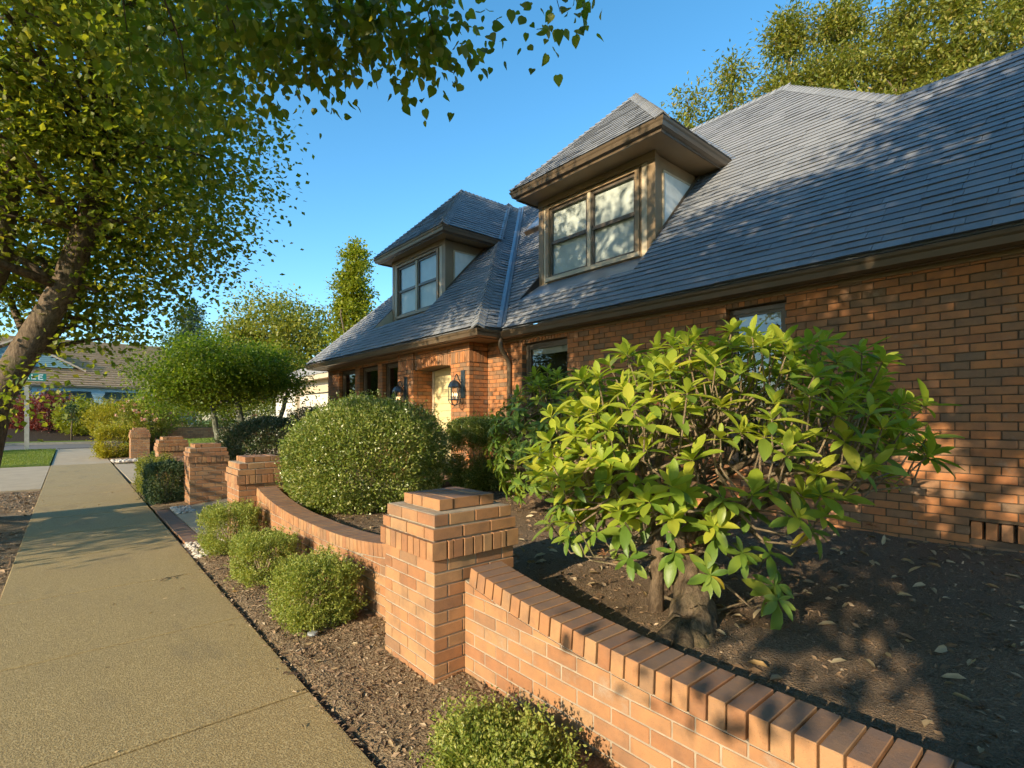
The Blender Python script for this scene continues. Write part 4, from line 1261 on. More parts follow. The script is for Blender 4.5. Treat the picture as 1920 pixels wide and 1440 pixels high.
    m_ = MB().sweep([(0, zt + .0), (.022, zt + .0), (.022, zt + .11), (0, zt + .11)], [(xt(zt + .1), e0 + .12, 0), (xe + .12, e0 + .12, 0), (xe + .12, e1 - .12, 0), (xt(zt + .1), e1 - .12, 0)][::-1])
    m_.build('fascia', GUTTER, d)
    m_ = MB().sweep([(a + .0, z) for a, z in GPROF], [(xt(ze - .02) + .02, e0 + .125, ze), (xe + .125, e0 + .125, ze), (xe + .125, e1 - .125, ze), (xt(ze - .02) + .02, e1 - .125, ze)][::-1])
    m_.build('gutter', GUTTER, d)
    # hipped roof
    pool = []; dk = MB()
    xend = lambda v: D['plane'] + (ze + PITCH * v - 3.1) / PITCH + .02
    roof_face((xe, 0, ze), (0, 1, 0), (1, 0, 0), lambda v: e0 + v, lambda v: e1 - v, hw, pool=pool, dk=dk, v0=.02)
    roof_face((0, e0, ze), (1, 0, 0), (0, 1, 0), lambda v: xe + v, xend, hw, pool=pool, dk=dk, v0=.02)
    roof_face((0, e1, ze), (1, 0, 0), (0, -1, 0), lambda v: xe + v, xend, hw, pool=pool, dk=dk, v0=.02)
    sh = MB()
    for v in pool: sh.add(v, TAB_F)
    sh.build('shingles', SHINGLE, d, kind='stuff')
    dk.build('roof_deck', SHINGLE, d)
    cp = MB()
    hip_line(cp, (xe, e0, ze + .015), (xr, ym, zr + .015), (1, 0, 0), (0, 1, 0))
    hip_line(cp, (xe, e1, ze + .015), (xr, ym, zr + .015), (0, -1, 0), (1, 0, 0))
    hipcap(cp, (xr, ym, zr + .015), (xend(hw), ym, zr + .015), n1=Vector((0, -.69, -.72)), n2=Vector((0, .69, -.72)))
    cp.build('hip_caps', SHINGLE, d, kind='stuff')
    # valley flashing where the dormer roof meets the main roof
    vm = MB()
    for s, e in ((1, e0), (-1, e1)):
        a = Vector((xend(0) - .02, e, ze + .012)); b_ = Vector((xend(hw) - .02, ym, zr + .012))
        o1 = Vector((.0, -s * .07, 0.008)); o2 = Vector((-.07, 0, .012))
        vm.add([a + o1, a, a + o2, b_ + o1, b_, b_ + o2], [(0, 1, 4, 3), (1, 2, 5, 4)])
    vm.build('valley_flashing', FLASH, d)
    return d
make_dormer(D1, 'left dormer in shade with wavy reflecting panes', GLASS_W, False)
make_dormer(D2, 'right dormer dappled by sun, with drawn pale blinds', GLASS_U, True)

order = sorted(range(len(tabs_pool)), key=lambda i: -shown_tab(tabs_pool[i]))
rest = MB()
for k, i in enumerate(order):
    v = tabs_pool[i]
    if k < 300:
        c = (v[0] + v[1] + v[2] + v[3]) / 4
        o = mobj('shingle', MB().add([q - c for q in v], TAB_F).mesh('shingle', SHINGLE), house, loc=c)
    else: rest.add(v, TAB_F)
rest.build('shingles', SHINGLE, house, kind='stuff')
deck.build('roof_deck', SHINGLE, house)
# hip and ridge caps of the main roof
cp = MB()
hip_line(cp, (5.19, HIPY + .02, 3.135), (9.69, 11.42, 7.815), (1, 0, 0), (0, 1, 0))
hip_line(cp, (8.25, 1.79, 5.775), (10.21, 3.96, 7.815), (1, 0, 0), (0, 1, 0))
hipcap(cp, (10.21, 3.9, 7.82), (10.21, 11.5, 7.82), .14, Vector((-.69, 0, -.72)), Vector((.69, 0, -.72)))
hipcap(cp, (8.28, -5.5, 5.79), (8.28, 1.85, 5.79), .14, Vector((-.69, 0, -.72)), Vector((.69, 0, -.72)))
hip_line(cp, (5.19, 15.18, 3.135), (9.69, 11.43, 7.815), (0, -1, 0), (1, 0, 0))
cp.build('hip_caps', SHINGLE, house, kind='stuff')
# open metal valley
vm = MB()
a = Vector((5.72, HIPY + .03, 3.15)); b_ = Vector((10.2, 11.42, 7.82))
for o1, o2 in ((Vector((-.10, 0, .02)), Vector((-.012, 0, .03))), (Vector((.012, -.0, .03)), Vector((.10, 0, .13)))):
    vm.add([a + o1, a + o2, b_ + o2, b_ + o1], [(0, 1, 2, 3)])
vm.add([a + Vector((-.012, 0, .03)), a + Vector((0, 0, .055)), a + Vector((.012, 0, .03)), b_ + Vector((-.012, 0, .03)), b_ + Vector((0, 0, .055)), b_ + Vector((.012, 0, .03))], [(0, 1, 4, 3), (1, 2, 5, 4)])
vm.build('valley_flashing', FLASH, house)
# skylight just below the ridge, beside the right dormer
sk = Matrix.Translation((8.9, 9.0, 3.1 + PITCH * (8.9 - 5.69))) @ Matrix.Rotation(-math.atan(PITCH), 4, 'Y')
MB().box(-.5, -.4, 0, .5, .4, .12, sk).build('skylight', GUTTER, house)
MB().box(-.44, -.34, .121, .44, .34, .128, sk).build('skylight_pane', FLASH, house)
# roof vent pipe
# gutters, fascia, soffit of the eaves
eave = [(5.69 + .125, -5.5, 3.1), (5.69 + .125, HIPY + .125, 3.1), (5.17 + .125, HIPY + .125, 3.1), (5.17 + .125, 15.2 - .125, 3.1), (9, 15.2 - .125, 3.1)]
MB().sweep(GPROF, eave[::-1]).build('gutter', GUTTER, house)
MB().sweep([(-.03, -.13), (-.004, -.13), (-.004, .0), (-.03, .0)], eave[::-1]).build('fascia', GUTTER, house)
MB().box(5.79, -5.5, TOPW - .012, 6.1, HIPY + .1, TOPW + .006).build('soffit', SOFFIT, house)
MB().box(5.28, HIPY + .101, TOPW - .012, 6.1, 15.1, TOPW + .006).build('soffit', SOFFIT, house)
MB().box(XW - .03, -5.5, TOPW - .05, XW - .002, 7.62, TOPW - .013).build('frieze_board', TRIM, house)
MB().box(XV - .03, 10.4, TOPW - .05, XV - .002, 14.87, TOPW - .013).build('frieze_board', TRIM, house)
# downspout with an offset at the top
ds = MB()
py_ = 7.02
ds.tube([(5.74, py_ - .03, 3.0), (5.74, py_ - .03, 2.86), (5.80, py_ - .03, 2.76), (5.92, py_ - .03, 2.62), (5.95, py_ - .03, 2.54), (5.95, py_ - .03, .45)], .042, 10)
ds.build('downspout', GUTTER, house, True)

# ------------------------------------------------------------------ wall lanterns
def make_lantern(y, label):
    x = XP; zc = 2.13
    t = thing('wall_lantern', (x, y, 1.9), label, 'lantern', 'lanterns beside the entrance')
    MB().bbox((x - .012, y, zc + .09), (.024, .12, .52), .005).build('back_plate', IRON, t)
    cx = x - .20
    def hexr(r, z): return [Vector((cx + r * math.cos(math.pi / 3 * k + .52), y + r * math.sin(math.pi / 3 * k + .52), z)) for k in range(6)]
    # scrolled arm
    a = []
    for k in range(14):
        f_ = k / 13; a.append(Vector((x - .02 - .09 * f_ * 2.0 + .0, y, zc + .18 + .0 + .085 * math.sin(f_ * math.pi * 2.0) * (1 if f_ > .5 else .7) * -1)))
    m_ = MB().tube(a, .010, 7)
    m_.tube([Vector((cx, y, zc + .18)), Vector((cx, y, zc + .14))], .012, 7)
    m_.build('arm', IRON, t, True)
    cap = MB()
    rings = [(.035, zc + .15), (.075, zc + .125), (.105, zc + .085), (.125, zc + .035), (.13, zc + .025)]
    vs = [p for r, z in rings for p in hexr(r, z)]
    cap.add(vs, [(i * 6 + k, i * 6 + (k + 1) % 6, (i + 1) * 6 + (k + 1) % 6, (i + 1) * 6 + k) for i in range(4) for k in range(6)] + [tuple(range(6))])
    cap.build('cap', IRON, t)
    bars = MB()
    top, bot = hexr(.118, zc + .03), hexr(.112, zc - .205)
    for p, q in zip(top, bot): bars.tube([p, q], .007, 5)
    for z, r in ((zc + .03, .122), (zc - .205, .118)):
        h = hexr(r, z)
        for k in range(6): bars.tube([h[k], h[(k + 1) % 6]], .009, 5)
    bars.build('cage', IRON, t)
    bt = MB()
    for k in range(3):
        an = math.pi / 3 * k + .52
        bt.tube([Vector((cx + math.cos(an) * .11 * math.cos(f_), y + math.sin(an) * .11 * math.cos(f_), zc - .205 - .10 * math.sin(f_))) for f_ in np.linspace(0, math.pi, 11)], .006, 5)
    bt.tube([Vector((cx, y, zc - .30)), Vector((cx, y, zc - .325))], .014, 6)
    bt.build('bottom_basket', IRON, t)
    t2, b2 = hexr(.108, zc + .025), hexr(.103, zc - .2)
    for k in range(6):
        MB().add([t2[k], t2[(k + 1) % 6], b2[(k + 1) % 6], b2[k]], [(0, 1, 2, 3)]).build('pane', SEEDY, t)
    MB().tube([(cx, y, zc - .2), (cx, y, zc - .19)], .06, 10).build('candle_plate', IRON, t)
    for k in range(3):
        an = 2.1 * k
        px_, py2 = cx + .045 * math.cos(an), y + .045 * math.sin(an)
        c = MB().tube([(px_, py2, zc - .19), (px_, py2, zc - .14)], .011, 8).build('candle', WHITE, t)
        MB().tube([(px_, py2, zc - .139), (px_, py2, zc - .125), (px_, py2, zc - .108), (px_, py2, zc - .09), (px_, py2, zc - .07)], [.007, .014, .016, .011, .002], 8).build('bulb', BULB, c, True)
make_lantern(7.84, 'dark iron lantern with lit bulbs on the pier right of the entrance')
make_lantern(9.98, 'dark iron lantern on the pier left of the entrance, behind the round shrub')

# ================================================================== GARAGE AND BLUE HOUSE
ga = thing('garage', (10, 19.3, .4), 'garage with pale sectional door and light grey roof beside the house', 'garage')
gx = 7.05
m_ = MB()
back_wall(m_, 'y', gx, -1, 16.0, 24.5, .3, 3.0, [(17.0, 21.6, .3, 2.55)])
m_.box(gx + .2, 16.0, .3, 13, 16.2, 3.0).box(gx + .2, 24.3, .3, 13, 24.5, 3.0)
m_.build('wall', WHITE, ga)
for i in range(4):
    z0 = .42 + i * .53
    dp = MB().box(gx + .1, 17.0, z0, gx + .14, 21.6, z0 + .52).build('door_panel', GDOOR, ga)
    q = MB()
    for k in range(6): q.bbox((gx + .1, 17.4 + k * .76, z0 + .26), (.02, .6, .34), .01)
    q.build('raised_panel', GDOOR, dp)
MB().box(gx - .02, 16.75, .3, gx + .05, 17.0, 2.6).box(gx - .02, 21.6, .3, gx + .05, 21.85, 2.6).box(gx - .02, 16.75, 2.55, gx + .05, 21.85, 2.8).build('door_trim', TRIM_L, ga)
MB().box(gx - .45, 15.6, 2.98, gx - .42, 24.9, 3.13).box(gx - .42, 15.6, 2.98, 13, 15.63, 3.13).build('fascia', TRIM_L, ga)
MB().box(gx - .42, 15.63, 3.0, gx + .2, 24.87, 3.02).build('soffit', SOFFIT, ga)
gp = []; gd = MB()
roof_face((gx - .5, 0, 3.12), (0, 1, 0), (1, 0, 0), lambda v: 15.5 + v, lambda v: 25 - v, 3.6, pool=gp, dk=gd, pitch=.5, expo=.2)
q = MB()
for v in gp: q.add(v, TAB_F)
q.build('shingles', GARAGE_R, ga, kind='stuff')
gd.quad((gx - .5, 15.5, 3.1), (gx + 3.1, 19.1, 4.9), (13, 19.1, 4.9), (13, 15.5, 3.1))
gd.build('roof_deck', GARAGE_R, ga)

bh = thing('blue_house', (-2, 63, 1), 'blue clapboard house with tan tiled roof across the cross street', 'house')
BY = 61.0
m_ = MB()
z = .8
while z < 4.3:
    m_.prism([(-14, BY + 2.0, z), (-14, BY + 1.95, z), (-14, BY + 1.985, z + .2), (-14, BY + 2, z + .2)], (24.2, 0, 0)); z += .2
m_.box(-14, BY + 2, .8, 10.2, BY + 2.2, 4.3)
m_.build('wall', BLUE_S, bh)
MB().box(-14, BY - .2, 4.05, 10.5, BY + .1, 4.45).build('porch_beam', BLUE_T, bh)
for x in (-2.1, 2.05, 6.05, -6.2, -10.3):
    c = MB().box(x - .32, BY - .17, .8, x + .32, BY + .2, 3.6).box(x - .37, BY - .22, 3.5, x + .37, BY + .24, 3.62).box(x - .42, BY - .27, 3.62, x + .42, BY + .28, 3.8).box(x - .48, BY - .32, 3.8, x + .48, BY + .33, 4.05)
    c.build('column', BLUE_T, bh)
for (a, b_) in ((-1.2, 1.0), (1.35, 2.9), (3.0, 4.9), (-6, -3)):
    o = MB().box(a - .12, BY + 1.9, 1.3, b_ + .12, BY + 1.95, 3.45).build('window', WHITE, bh)
    MB().quad((a, BY + 1.86, 1.4), (b_, BY + 1.86, 1.4), (b_, BY + 1.86, 3.33), (a, BY + 1.86, 3.33)).build('pane', GLASS, o)
    MB().box(a, BY + 1.885, 1.4, b_, BY + 1.895, 3.33).build('room', DARK, o)
# tiled roof in stepped rows
tl = MB(); k = 0
NR = 22
for k in range(NR):
    f0, f1 = k / NR, (k + 1) / NR
    ya, yb = BY - .7 + 6 * f0, BY - .7 + 6 * f1 + .12
    za, zb_ = 4.35 + 4.9 * f0, 4.35 + 4.9 * f1
    xr0, xr1 = 10.9 - 3.6 * f0, 10.9 - 3.6 * f1
    tl.add([(-15, ya, za + .2), (xr0, ya, za + .2), (xr1, yb, zb_ + .03), (-15, yb, zb_ + .03), (-15, ya + .2, za + .02), (xr0, ya + .2, za + .02)], [(0, 1, 2, 3), (4, 5, 1, 0)])
tl.add([(10.9, BY - .7, 4.35), (7.3, BY + 5.3, 9.25), (11.5, BY + 8, 4.35)], [(0, 2, 1)])
tl.build('roof_tiles', TILE_R, bh)
# gable over the porch roof
gb = MB(); gx0 = -3.4
z = 6.05
for i in range(16):
    zz = 6.2 + i * .17; hw = max(.1, 3.7 - (zz - 6.2) * 1.85)
    gb.prism([(gx0 - hw, BY + 1.1, zz), (gx0 - hw, BY + 1.05, zz), (gx0 - hw + .31, BY + 1.09, zz + .17), (gx0 - hw + .31, BY + 1.1, zz + .17)], (2 * hw, 0, 0)) if hw > .3 else None
gb.build('gable', BLUE_S, bh)
gr_ = MB()
for s in (-1, 1):
    for k in range(9):
        f0, f1 = k / 9, (k + 1) / 9
        a0, a1 = gx0 + s * 4.6 * (1 - f0), gx0 + s * 4.6 * (1 - f1)
        z0, z1 = 5.9 + 2.55 * f0, 5.9 + 2.55 * f1
        gr_.add([(a0, BY + .6, z0 + .16), (a1, BY + .6, z1 + .1), (a1, BY + 5.2, z1 + .1), (a0, BY + 5.2, z0 + .16), (a0, BY + .6, z0 - .04), (a1, BY + .6, z1 - .04)], [(0, 1, 2, 3), (4, 5, 1, 0)])
gr_.build('gable_roof', TILE_R, bh)
o = MB().box(gx0 - .95, BY + .98, 5.7, gx0 + .95, BY + 1.04, 7.2).build('gable_window', WHITE, bh)
MB().quad((gx0 - .75, BY + .95, 5.85), (gx0 + .75, BY + .95, 5.85), (gx0 + .75, BY + .95, 7.05), (gx0 - .75, BY + .95, 7.05)).build('pane', GLASS, o)
MB().box(gx0 - .75, BY + .97, 5.85, gx0 + .75, BY + .975, 7.05).build('room', DARK, o)
# street name sign on its post
sg = thing('street_sign', (-1.6, 35.45, 0), 'pale wooden post with a green street name sign at the lawn corner', 'street sign')
MB().box(-1.69, 35.38, -.1, -1.51, 35.52, 3.2).bbox((-1.6, 35.45, 3.22), (.22, .18, .05), .02).build('post', POSTW, sg)
o = MB().bbox((-1.37, 35.42, 3.68), (1.0, .03, .38), .01).build('name_plate', SIGN_G, sg)
lt = MB()
def stroke(x0, z0, x1, z1, w_=.05):
    v = Vector((x1 - x0, 0, z1 - z0)); n_ = Vector((-v.z, 0, v.x)).normalized() * w_ / 2
    a_, b2 = Vector((x0 - .15, 35.40, z0 + .06)), Vector((x1 - .15, 35.40, z1 + .06))
    lt.prism([a_ + n_, b2 + n_, b2 - n_, a_ - n_], (0, -.004, 0))
for q in ((-1.56, 3.5, -1.46, 3.75), (-1.46, 3.75, -1.36, 3.5), (-1.52, 3.58, -1.40, 3.58), (-1.26, 3.5, -1.26, 3.75), (-1.26, 3.52, -1.1, 3.52), (-1.0, 3.5, -1.0, 3.75), (-1.0, 3.74, -.84, 3.74), (-1.0, 3.63, -.87, 3.63), (-1.0, 3.51, -.84, 3.51)): stroke(*q)
lt.build('lettering', SIGN_W, o)
MB().box(-1.62, 35.42, 3.2, -1.58, 35.46, 3.42).build('bracket', FLASH, sg)
MB().tube([(1.32, 3.72, .04), (1.32, 3.72, .055), (1.32, 3.72, .058)], [.035, .035, .02], 12).build('valve_cover', CAPM)
tag(bpy.data.objects['valve_cover'], 'small round grey valve cover in the bark bed', 'valve cover')
tw = MB().tube([(.67, 6.0, .012), (.72, 6.05, .016), (.80, 6.07, .012), (.88, 6.10, .010)], [.006, .005, .004, .002], 5).tube([(.72, 6.05, .014), (.70, 6.13, .011)], [.004, .002], 5).tube([(.78, 6.07, .014), (.79, 6.0, .009)], [.004, .002], 5).build('twig', TWIG, None, True)
tag(tw, 'small dry twig lying on the sidewalk', 'twig')
lw = thing('low_brick_wall', (5.5, 27.6, .6), 'low dark brick wall behind the raised lawn and roses', 'garden wall')
MB().box(2.6, 27.5, .1, 12, 27.75, 1.18).build('mortar_core', MORTAR_D, lw)
q = MB(); r0 = 0; z = .55
while z < 1.15:
    x = 2.6 + (r0 % 2) * .1
    while x < 12: q.box(x, 27.488, z, x + .193, 27.52, z + .066); x += .2032
    z += CH; r0 += 1
q.build('brickwork', BR_GARDEN, lw, kind='stuff')

# ================================================================== PLANTS
# ---- rhododendrons: whorls of long leaves on twigs
def rleaf_mesh(name, mat, L, W, curl, seed):
    g = random.Random(seed)
    prof = [(0, .05), (.12, .30), (.32, .82), (.55, 1.0), (.78, .78), (.92, .38), (1, .02)]
    vs = []
    tw = g.uniform(-.15, .15)
    for f_, w_ in prof:
        z = -curl * L * f_ * f_ + .10 * L * f_
        x = L * f_
        for s in (-1, 0, 1):
            vs.append((x, s * w_ * W / 2, z + (abs(s) * w_ * W * .16) + s * tw * W * f_ * .5))
    fs = []
    for i in range(len(prof) - 1):
        for k in (0, 1):
            fs.append((i * 3 + k, (i + 1) * 3 + k, (i + 1) * 3 + k + 1, i * 3 + k + 1))
    m_ = MB().add(vs, fs)
    return m_.mesh(name, mat, True)
def make_rhododendron(name, base, label, whorls, limb_pts, trunk_pts, trunk_r, L0, n_leaf, seed, young_z, single=300, trunk=True, limb_r=.035, gnarl=False):
    t = thing(name, base, label, 'rhododendron')
    g = random.Random(seed)
    meshes = {}
    for mat in (RH_TOP, RH_OLD):
        meshes[mat.name] = [rleaf_mesh('leaf', mat, L0 * (1 + .12 * (k % 3 - 1)), L0 * .365 * (1 + .15 * ((k * 7) % 3 - 1)), .05 + .12 * (k % 4), seed + k) for k in range(6)]
    data = {k: [(np.array([v.co[:] for v in me.vertices]), [tuple(p.vertices) for p in me.polygons]) for me in ms] for k, ms in meshes.items()}
    items = []
    for (c, out, young) in whorls:
        c = Vector(c); out = Vector(out).normalized()
        n = n_leaf + g.choice((-2, -1, 0, 1, 2))
        q = out.to_track_quat('Z', 'Y').to_matrix()
        ph = g.uniform(0, 6.28)
        for k in range(n):
            a = ph + k * 2.399 + g.uniform(-.15, .15)
            f_ = k / n
            el = (R(62) - f_ * R(75) + g.uniform(-.18, .18)) if young else (R(32) - f_ * R(62) + g.uniform(-.2, .2))
            dirv = q @ Vector((math.cos(a) * math.cos(el), math.sin(a) * math.cos(el), math.sin(el)))
            dirv = (dirv + Vector((0, 0, -.10 if young else -.22))).normalized()
            z = (q @ Vector((0, 0, 1)))
            yv = z.cross(dirv)
            if yv.length < .05: yv = Vector((1, 0, 0)).cross(dirv)
            yv.normalize(); zv = dirv.cross(yv)
            M = Matrix((dirv, yv, zv)).transposed()
            sc_ = g.uniform(.6, 1.15) * (1.0 if f_ > .25 else .75)
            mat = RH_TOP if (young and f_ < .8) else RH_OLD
            items.append((c + out * (.02 * (1 - f_)) , M, sc_, mat.name, g.randrange(6)))
    camv = Vector((0, 0, CAM_H))
    def key(it):
        p = proj(*it[0])
        return -(it[2] / p[2]) if p and 0 < p[0] < 1920 else 1
    items.sort(key=key)
    acc = {RH_TOP.name: MB(), RH_OLD.name: MB()}
    for k, (c, M, s_, mn, mi) in enumerate(items):
        if k < single:
            o = bpy.data.objects.new('leaf', meshes[mn][mi])
            o.matrix_local = Matrix.Translation(c) @ (M * s_).to_4x4()
            link(o, t)
        else:
            V, F = data[mn][mi]
            Mn = np.array(M) * s_
            acc[mn].add([tuple(r) for r in (V @ Mn.T + np.array(c))], F)
    for mn, a in acc.items():
        if a.v: a.build('leaves', MATS[mn], t, True, kind='stuff')
    # wood
    if trunk:
        if gnarl:
            # twisted foot: fine rings pushed in and out along fluted, knotty lines, with roots running into the soil
            tp = [Vector(p) for p in trunk_pts]; n1 = 30; ring = []; m_ = MB()
            pts, rr = [], []
            for i in range(n1 + 1):
                f_ = i / n1 * (len(tp) - 1); j = min(int(f_), len(tp) - 2)
                pts.append(tp[j].lerp(tp[j + 1], f_ - j) + Vector((.012 * math.sin(i * .7), .012 * math.cos(i * .9), 0))); rr.append(trunk_r[j] + (trunk_r[j + 1] - trunk_r[j]) * (f_ - j))
            m_.tube(pts, rr, 36)
            nv = []
            for i, v in enumerate(m_.v):
                k, a_ = divmod(i, 36)
                if k > n1: nv.append(v); continue
                th = a_ / 36 * 6.283
                w_ = 1 + .13 * math.sin(3 * th + k * .22) + .10 * math.sin(5 * th - k * .3 + 1) + .06 * math.sin(11 * th + k * .15) + .05 * math.sin(k * 1.1 + th * 2)
                nv.append(tuple(pts[k] + (Vector(v) - pts[k]) * w_))
            m_.v = nv
            b0 = tp[0]
            for an, ln in ((2.6, .30), (3.6, .22), (.2, .18), (1.4, .2), (4.9, .2)):
                d_ = Vector((math.cos(an), math.sin(an), 0))
                m_.tube([b0 + Vector((.05, .03, .13)), b0 + d_ * ln * .5 + Vector((0, 0, .07)), b0 + d_ * ln + Vector((0, 0, .03)), b0 + d_ * ln * 1.4 + Vector((0, 0, -.03))], [.08, .055, .035, .015], 10)
            m_.build('trunk', BARK_R, t, True)
        else:
            MB().tube(trunk_pts, trunk_r, 14).build('trunk', BARK_R, t, True)
    br = MB()
    nodes = []
    for pts in limb_pts:
        pts = [Vector(p) for p in pts]
        n = len(pts)
        br.tube(pts, [limb_r * (1 - .62 * i / (n - 1)) for i in range(n)], 8)
        for i in range(n - 1):
            for f_ in (0, .25, .5, .75): nodes.append(pts[i].lerp(pts[i + 1], f_))
        nodes.append(pts[-1])
    br.build('limbs', BARK_R, t, True)
    tg = MB()
    for (c, out, young) in whorls:
        c = Vector(c)
        near = sorted(nodes, key=lambda q: (q - c).length + (0.9 * max(0, q.z - c.z + .1)))
        a = near[g.randrange(min(6, len(near)))]
        out = Vector(out).normalized()
        b1 = c - out * min(.22, (c - a).length * .45)
        m1 = a.lerp(b1, .5) + Vector((g.uniform(-.06, .06), g.uniform(-.06, .06), g.uniform(-.08, .02)))
        tg.tube([a, m1, b1, c + out * .01], [.011, .008, .006, .0045], 5, cap=False)
    tg.build('twigs', TWIG, t, True)
    return t
g = random.Random(21)
rgt = Vector((CC, -CS, 0)); fwd = Vector((CS, CC, 0))
wh = []
RC = Vector((3.22, 1.67, 1.34))
k = 0
while len(wh) < 265:
    a = g.uniform(0, 6.28); e = math.asin(g.uniform(-.5, 1))
    d = Vector((0, 0, 1)) * math.sin(e) + (rgt * math.cos(a) + fwd * math.sin(a)) * math.cos(e)
    u = d.dot(rgt); w_ = d.dot(fwd)
    rad = g.uniform(.72, 1.0)
    p = RC + rgt * (u * 1.26 * rad) + fwd * (w_ * .85 * rad) + Vector((0, 0, d.z * (.80 if d.z > 0 else .78) * rad))
    p.z += .10 * u
    # the right-hand underside is open, the left skirt hangs low
    if p.z < .62 or (d.z < -.1 and u > .45): continue
    if d.z < -.15 and w_ > .3: continue
    if any((p - Vector(q[0])).length < .115 for q in wh): continue
    out = (d * .55 + Vector((0, 0, 1.0)) + Vector((g.uniform(-.35, .35), g.uniform(-.35, .35), g.uniform(-.1, .2))))
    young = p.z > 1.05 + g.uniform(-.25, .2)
    wh.append((p, out, young))
    k += 1
# sprays reaching out beyond the main mass, as seen on the right and at the front foot
for q, o in (((1715, 835), (.5, -.4, .9)), ((1600, 770), (.3, -.2, 1)), ((1655, 900), (.5, -.5, .7)), ((1590, 690), (.3, 0, 1)), ((1540, 640), (.1, 0, 1))):
    wh.append((pt(*q, 3.75), o, True))
for q, dd, o in (((1090, 930), 3.3, (-.5, .1, .8)), ((1150, 940), 3.2, (-.5, 0, .8)), ((1070, 1010), 3.2, (-.6, .1, .6)), ((1210, 960), 3.1, (-.4, -.2, .8)), ((1160, 1000), 3.1, (-.5, -.1, .7)), ((1340, 1010), 2.85, (-.3, -.4, .8)), ((1440, 1040), 2.9, (-.2, -.5, .8)), ((1390, 1040), 2.75, (-.4, -.5, .8)), ((1450, 1100), 2.85, (-.2, -.6, .5)), ((1265, 1040), 2.95, (-.5, -.2, .8)), ((1330, 1080), 2.8, (-.4, -.5, .5)), ((1180, 1050), 3.0, (-.6, -.1, .6)), ((1120, 1000), 3.05, (-.6, .1, .6)), ((1520, 1000), 3.1, (0, -.5, .7)), ((1455, 1125), 2.75, (-.3, -.6, .4)), ((1400, 960), 2.95, (-.3, -.4, .9)), ((1280, 960), 3.1, (-.4, -.2, 1))):
    wh.append((pt(*q, dd), o, False))
B0 = Vector((2.50, 1.45, .40))
limbs = []
F1 = Vector((2.74, 1.60, .78))
for k in range(9):
    a = 6.28 * k / 9 + g.uniform(-.3, .3)
    e = g.uniform(.35, 1.2)
    d = (rgt * math.cos(a) * 1.05 + fwd * math.sin(a) * .7) * math.cos(e) + Vector((0, 0, math.sin(e) * .85))
    tip = F1 + Vector((.3, .03, .1)) + d * g.uniform(.7, 1.0)
    q1 = F1.lerp(tip, .35) + Vector((g.uniform(-.08, .08), g.uniform(-.08, .08), .04)); q2 = F1.lerp(tip, .7) + Vector((g.uniform(-.1, .1), g.uniform(-.1, .1), .05))
    limbs.append([F1, q1, q2, tip])
limbs.append([Vector((2.58, 1.72, .46)), Vector((2.66, 1.76, .85)), Vector((2.86, 1.9, 1.2)), Vector((3.0, 1.95, 1.6))])
limbs.append([Vector((3.0, 1.85, .46)), Vector((2.98, 1.86, .9)), Vector((3.02, 1.8, 1.2)), Vector((3.2, 1.7, 1.6))])
make_rhododendron('rhododendron', B0, 'large rhododendron with bright yellow-green leaf whorls before the brick wall', wh, limbs,
    [(2.34, 1.40, .36), (2.44, 1.42, .44), (2.55, 1.47, .53), (2.65, 1.53, .65), F1], [.135, .12, .105, .09, .075], .158, 10, 5, 1.2, limb_r=.045, gnarl=True)
g = random.Random(5)
wh = []
C2 = Vector((4.55, 4.35, 1.28))
while len(wh) < 270:
    a = g.uniform(0, 6.28); e = math.asin(g.uniform(-.75, 1))
    d = Vector((math.cos(a) * math.cos(e), math.sin(a) * math.cos(e), math.sin(e)))
    rad = g.uniform(.8, 1.0)
    p = C2 + Vector((d.x * .85 * rad, d.y * 1.0 * rad, d.z * .88 * rad))
    if p.z < .62 or any((p - Vector(q[0])).length < .10 for q in wh): continue
    wh.append((p, d + Vector((0, 0, .5)), p.z > 1.75 and g.random() < .7))
limbs = []
for k in range(8):
    a = 6.28 * k / 8
    tip = C2 + Vector((math.cos(a) * .6, math.sin(a) * .7, .3 + .3 * (k % 2)))
    limbs.append([Vector((4.55, 4.4, .42)), Vector((4.55, 4.4, .42)).lerp(tip, .5) + Vector((0, 0, .05)), tip])
make_rhododendron('rhododendron', (4.55, 4.4, .45), 'dense dark green rhododendron left of the large one, under the house window', wh, limbs, [(4.55, 4.4, .4), (4.55, 4.4, .5)], [.06, .05], .142, 11, 9, 1.8, limb_r=.03)
# seedling in the soil
sd_ = thing('seedling', (3.03, .72, .44), 'small green seedling with strap leaves growing in bare soil', 'seedling')
for k, (a, l_, e) in enumerate(((.3, .13, 1.2), (1.9, .11, .8), (3.3, .10, .5), (4.6, .12, 1.0), (5.6, .08, .3))):
    o = bpy.data.objects.new('leaf', rleaf_mesh('leaf', RH_OLD, l_, .022, .1, k))
    o.location = pt(1585, 1175, 3.12); o.rotation_euler = (0, -e, a); link(o, sd_)
sd_.location = pt(1585, 1175, 3.12)
for ch in sd_.children: ch.matrix_parent_inverse = Matrix.Translation(-Vector(sd_.location))

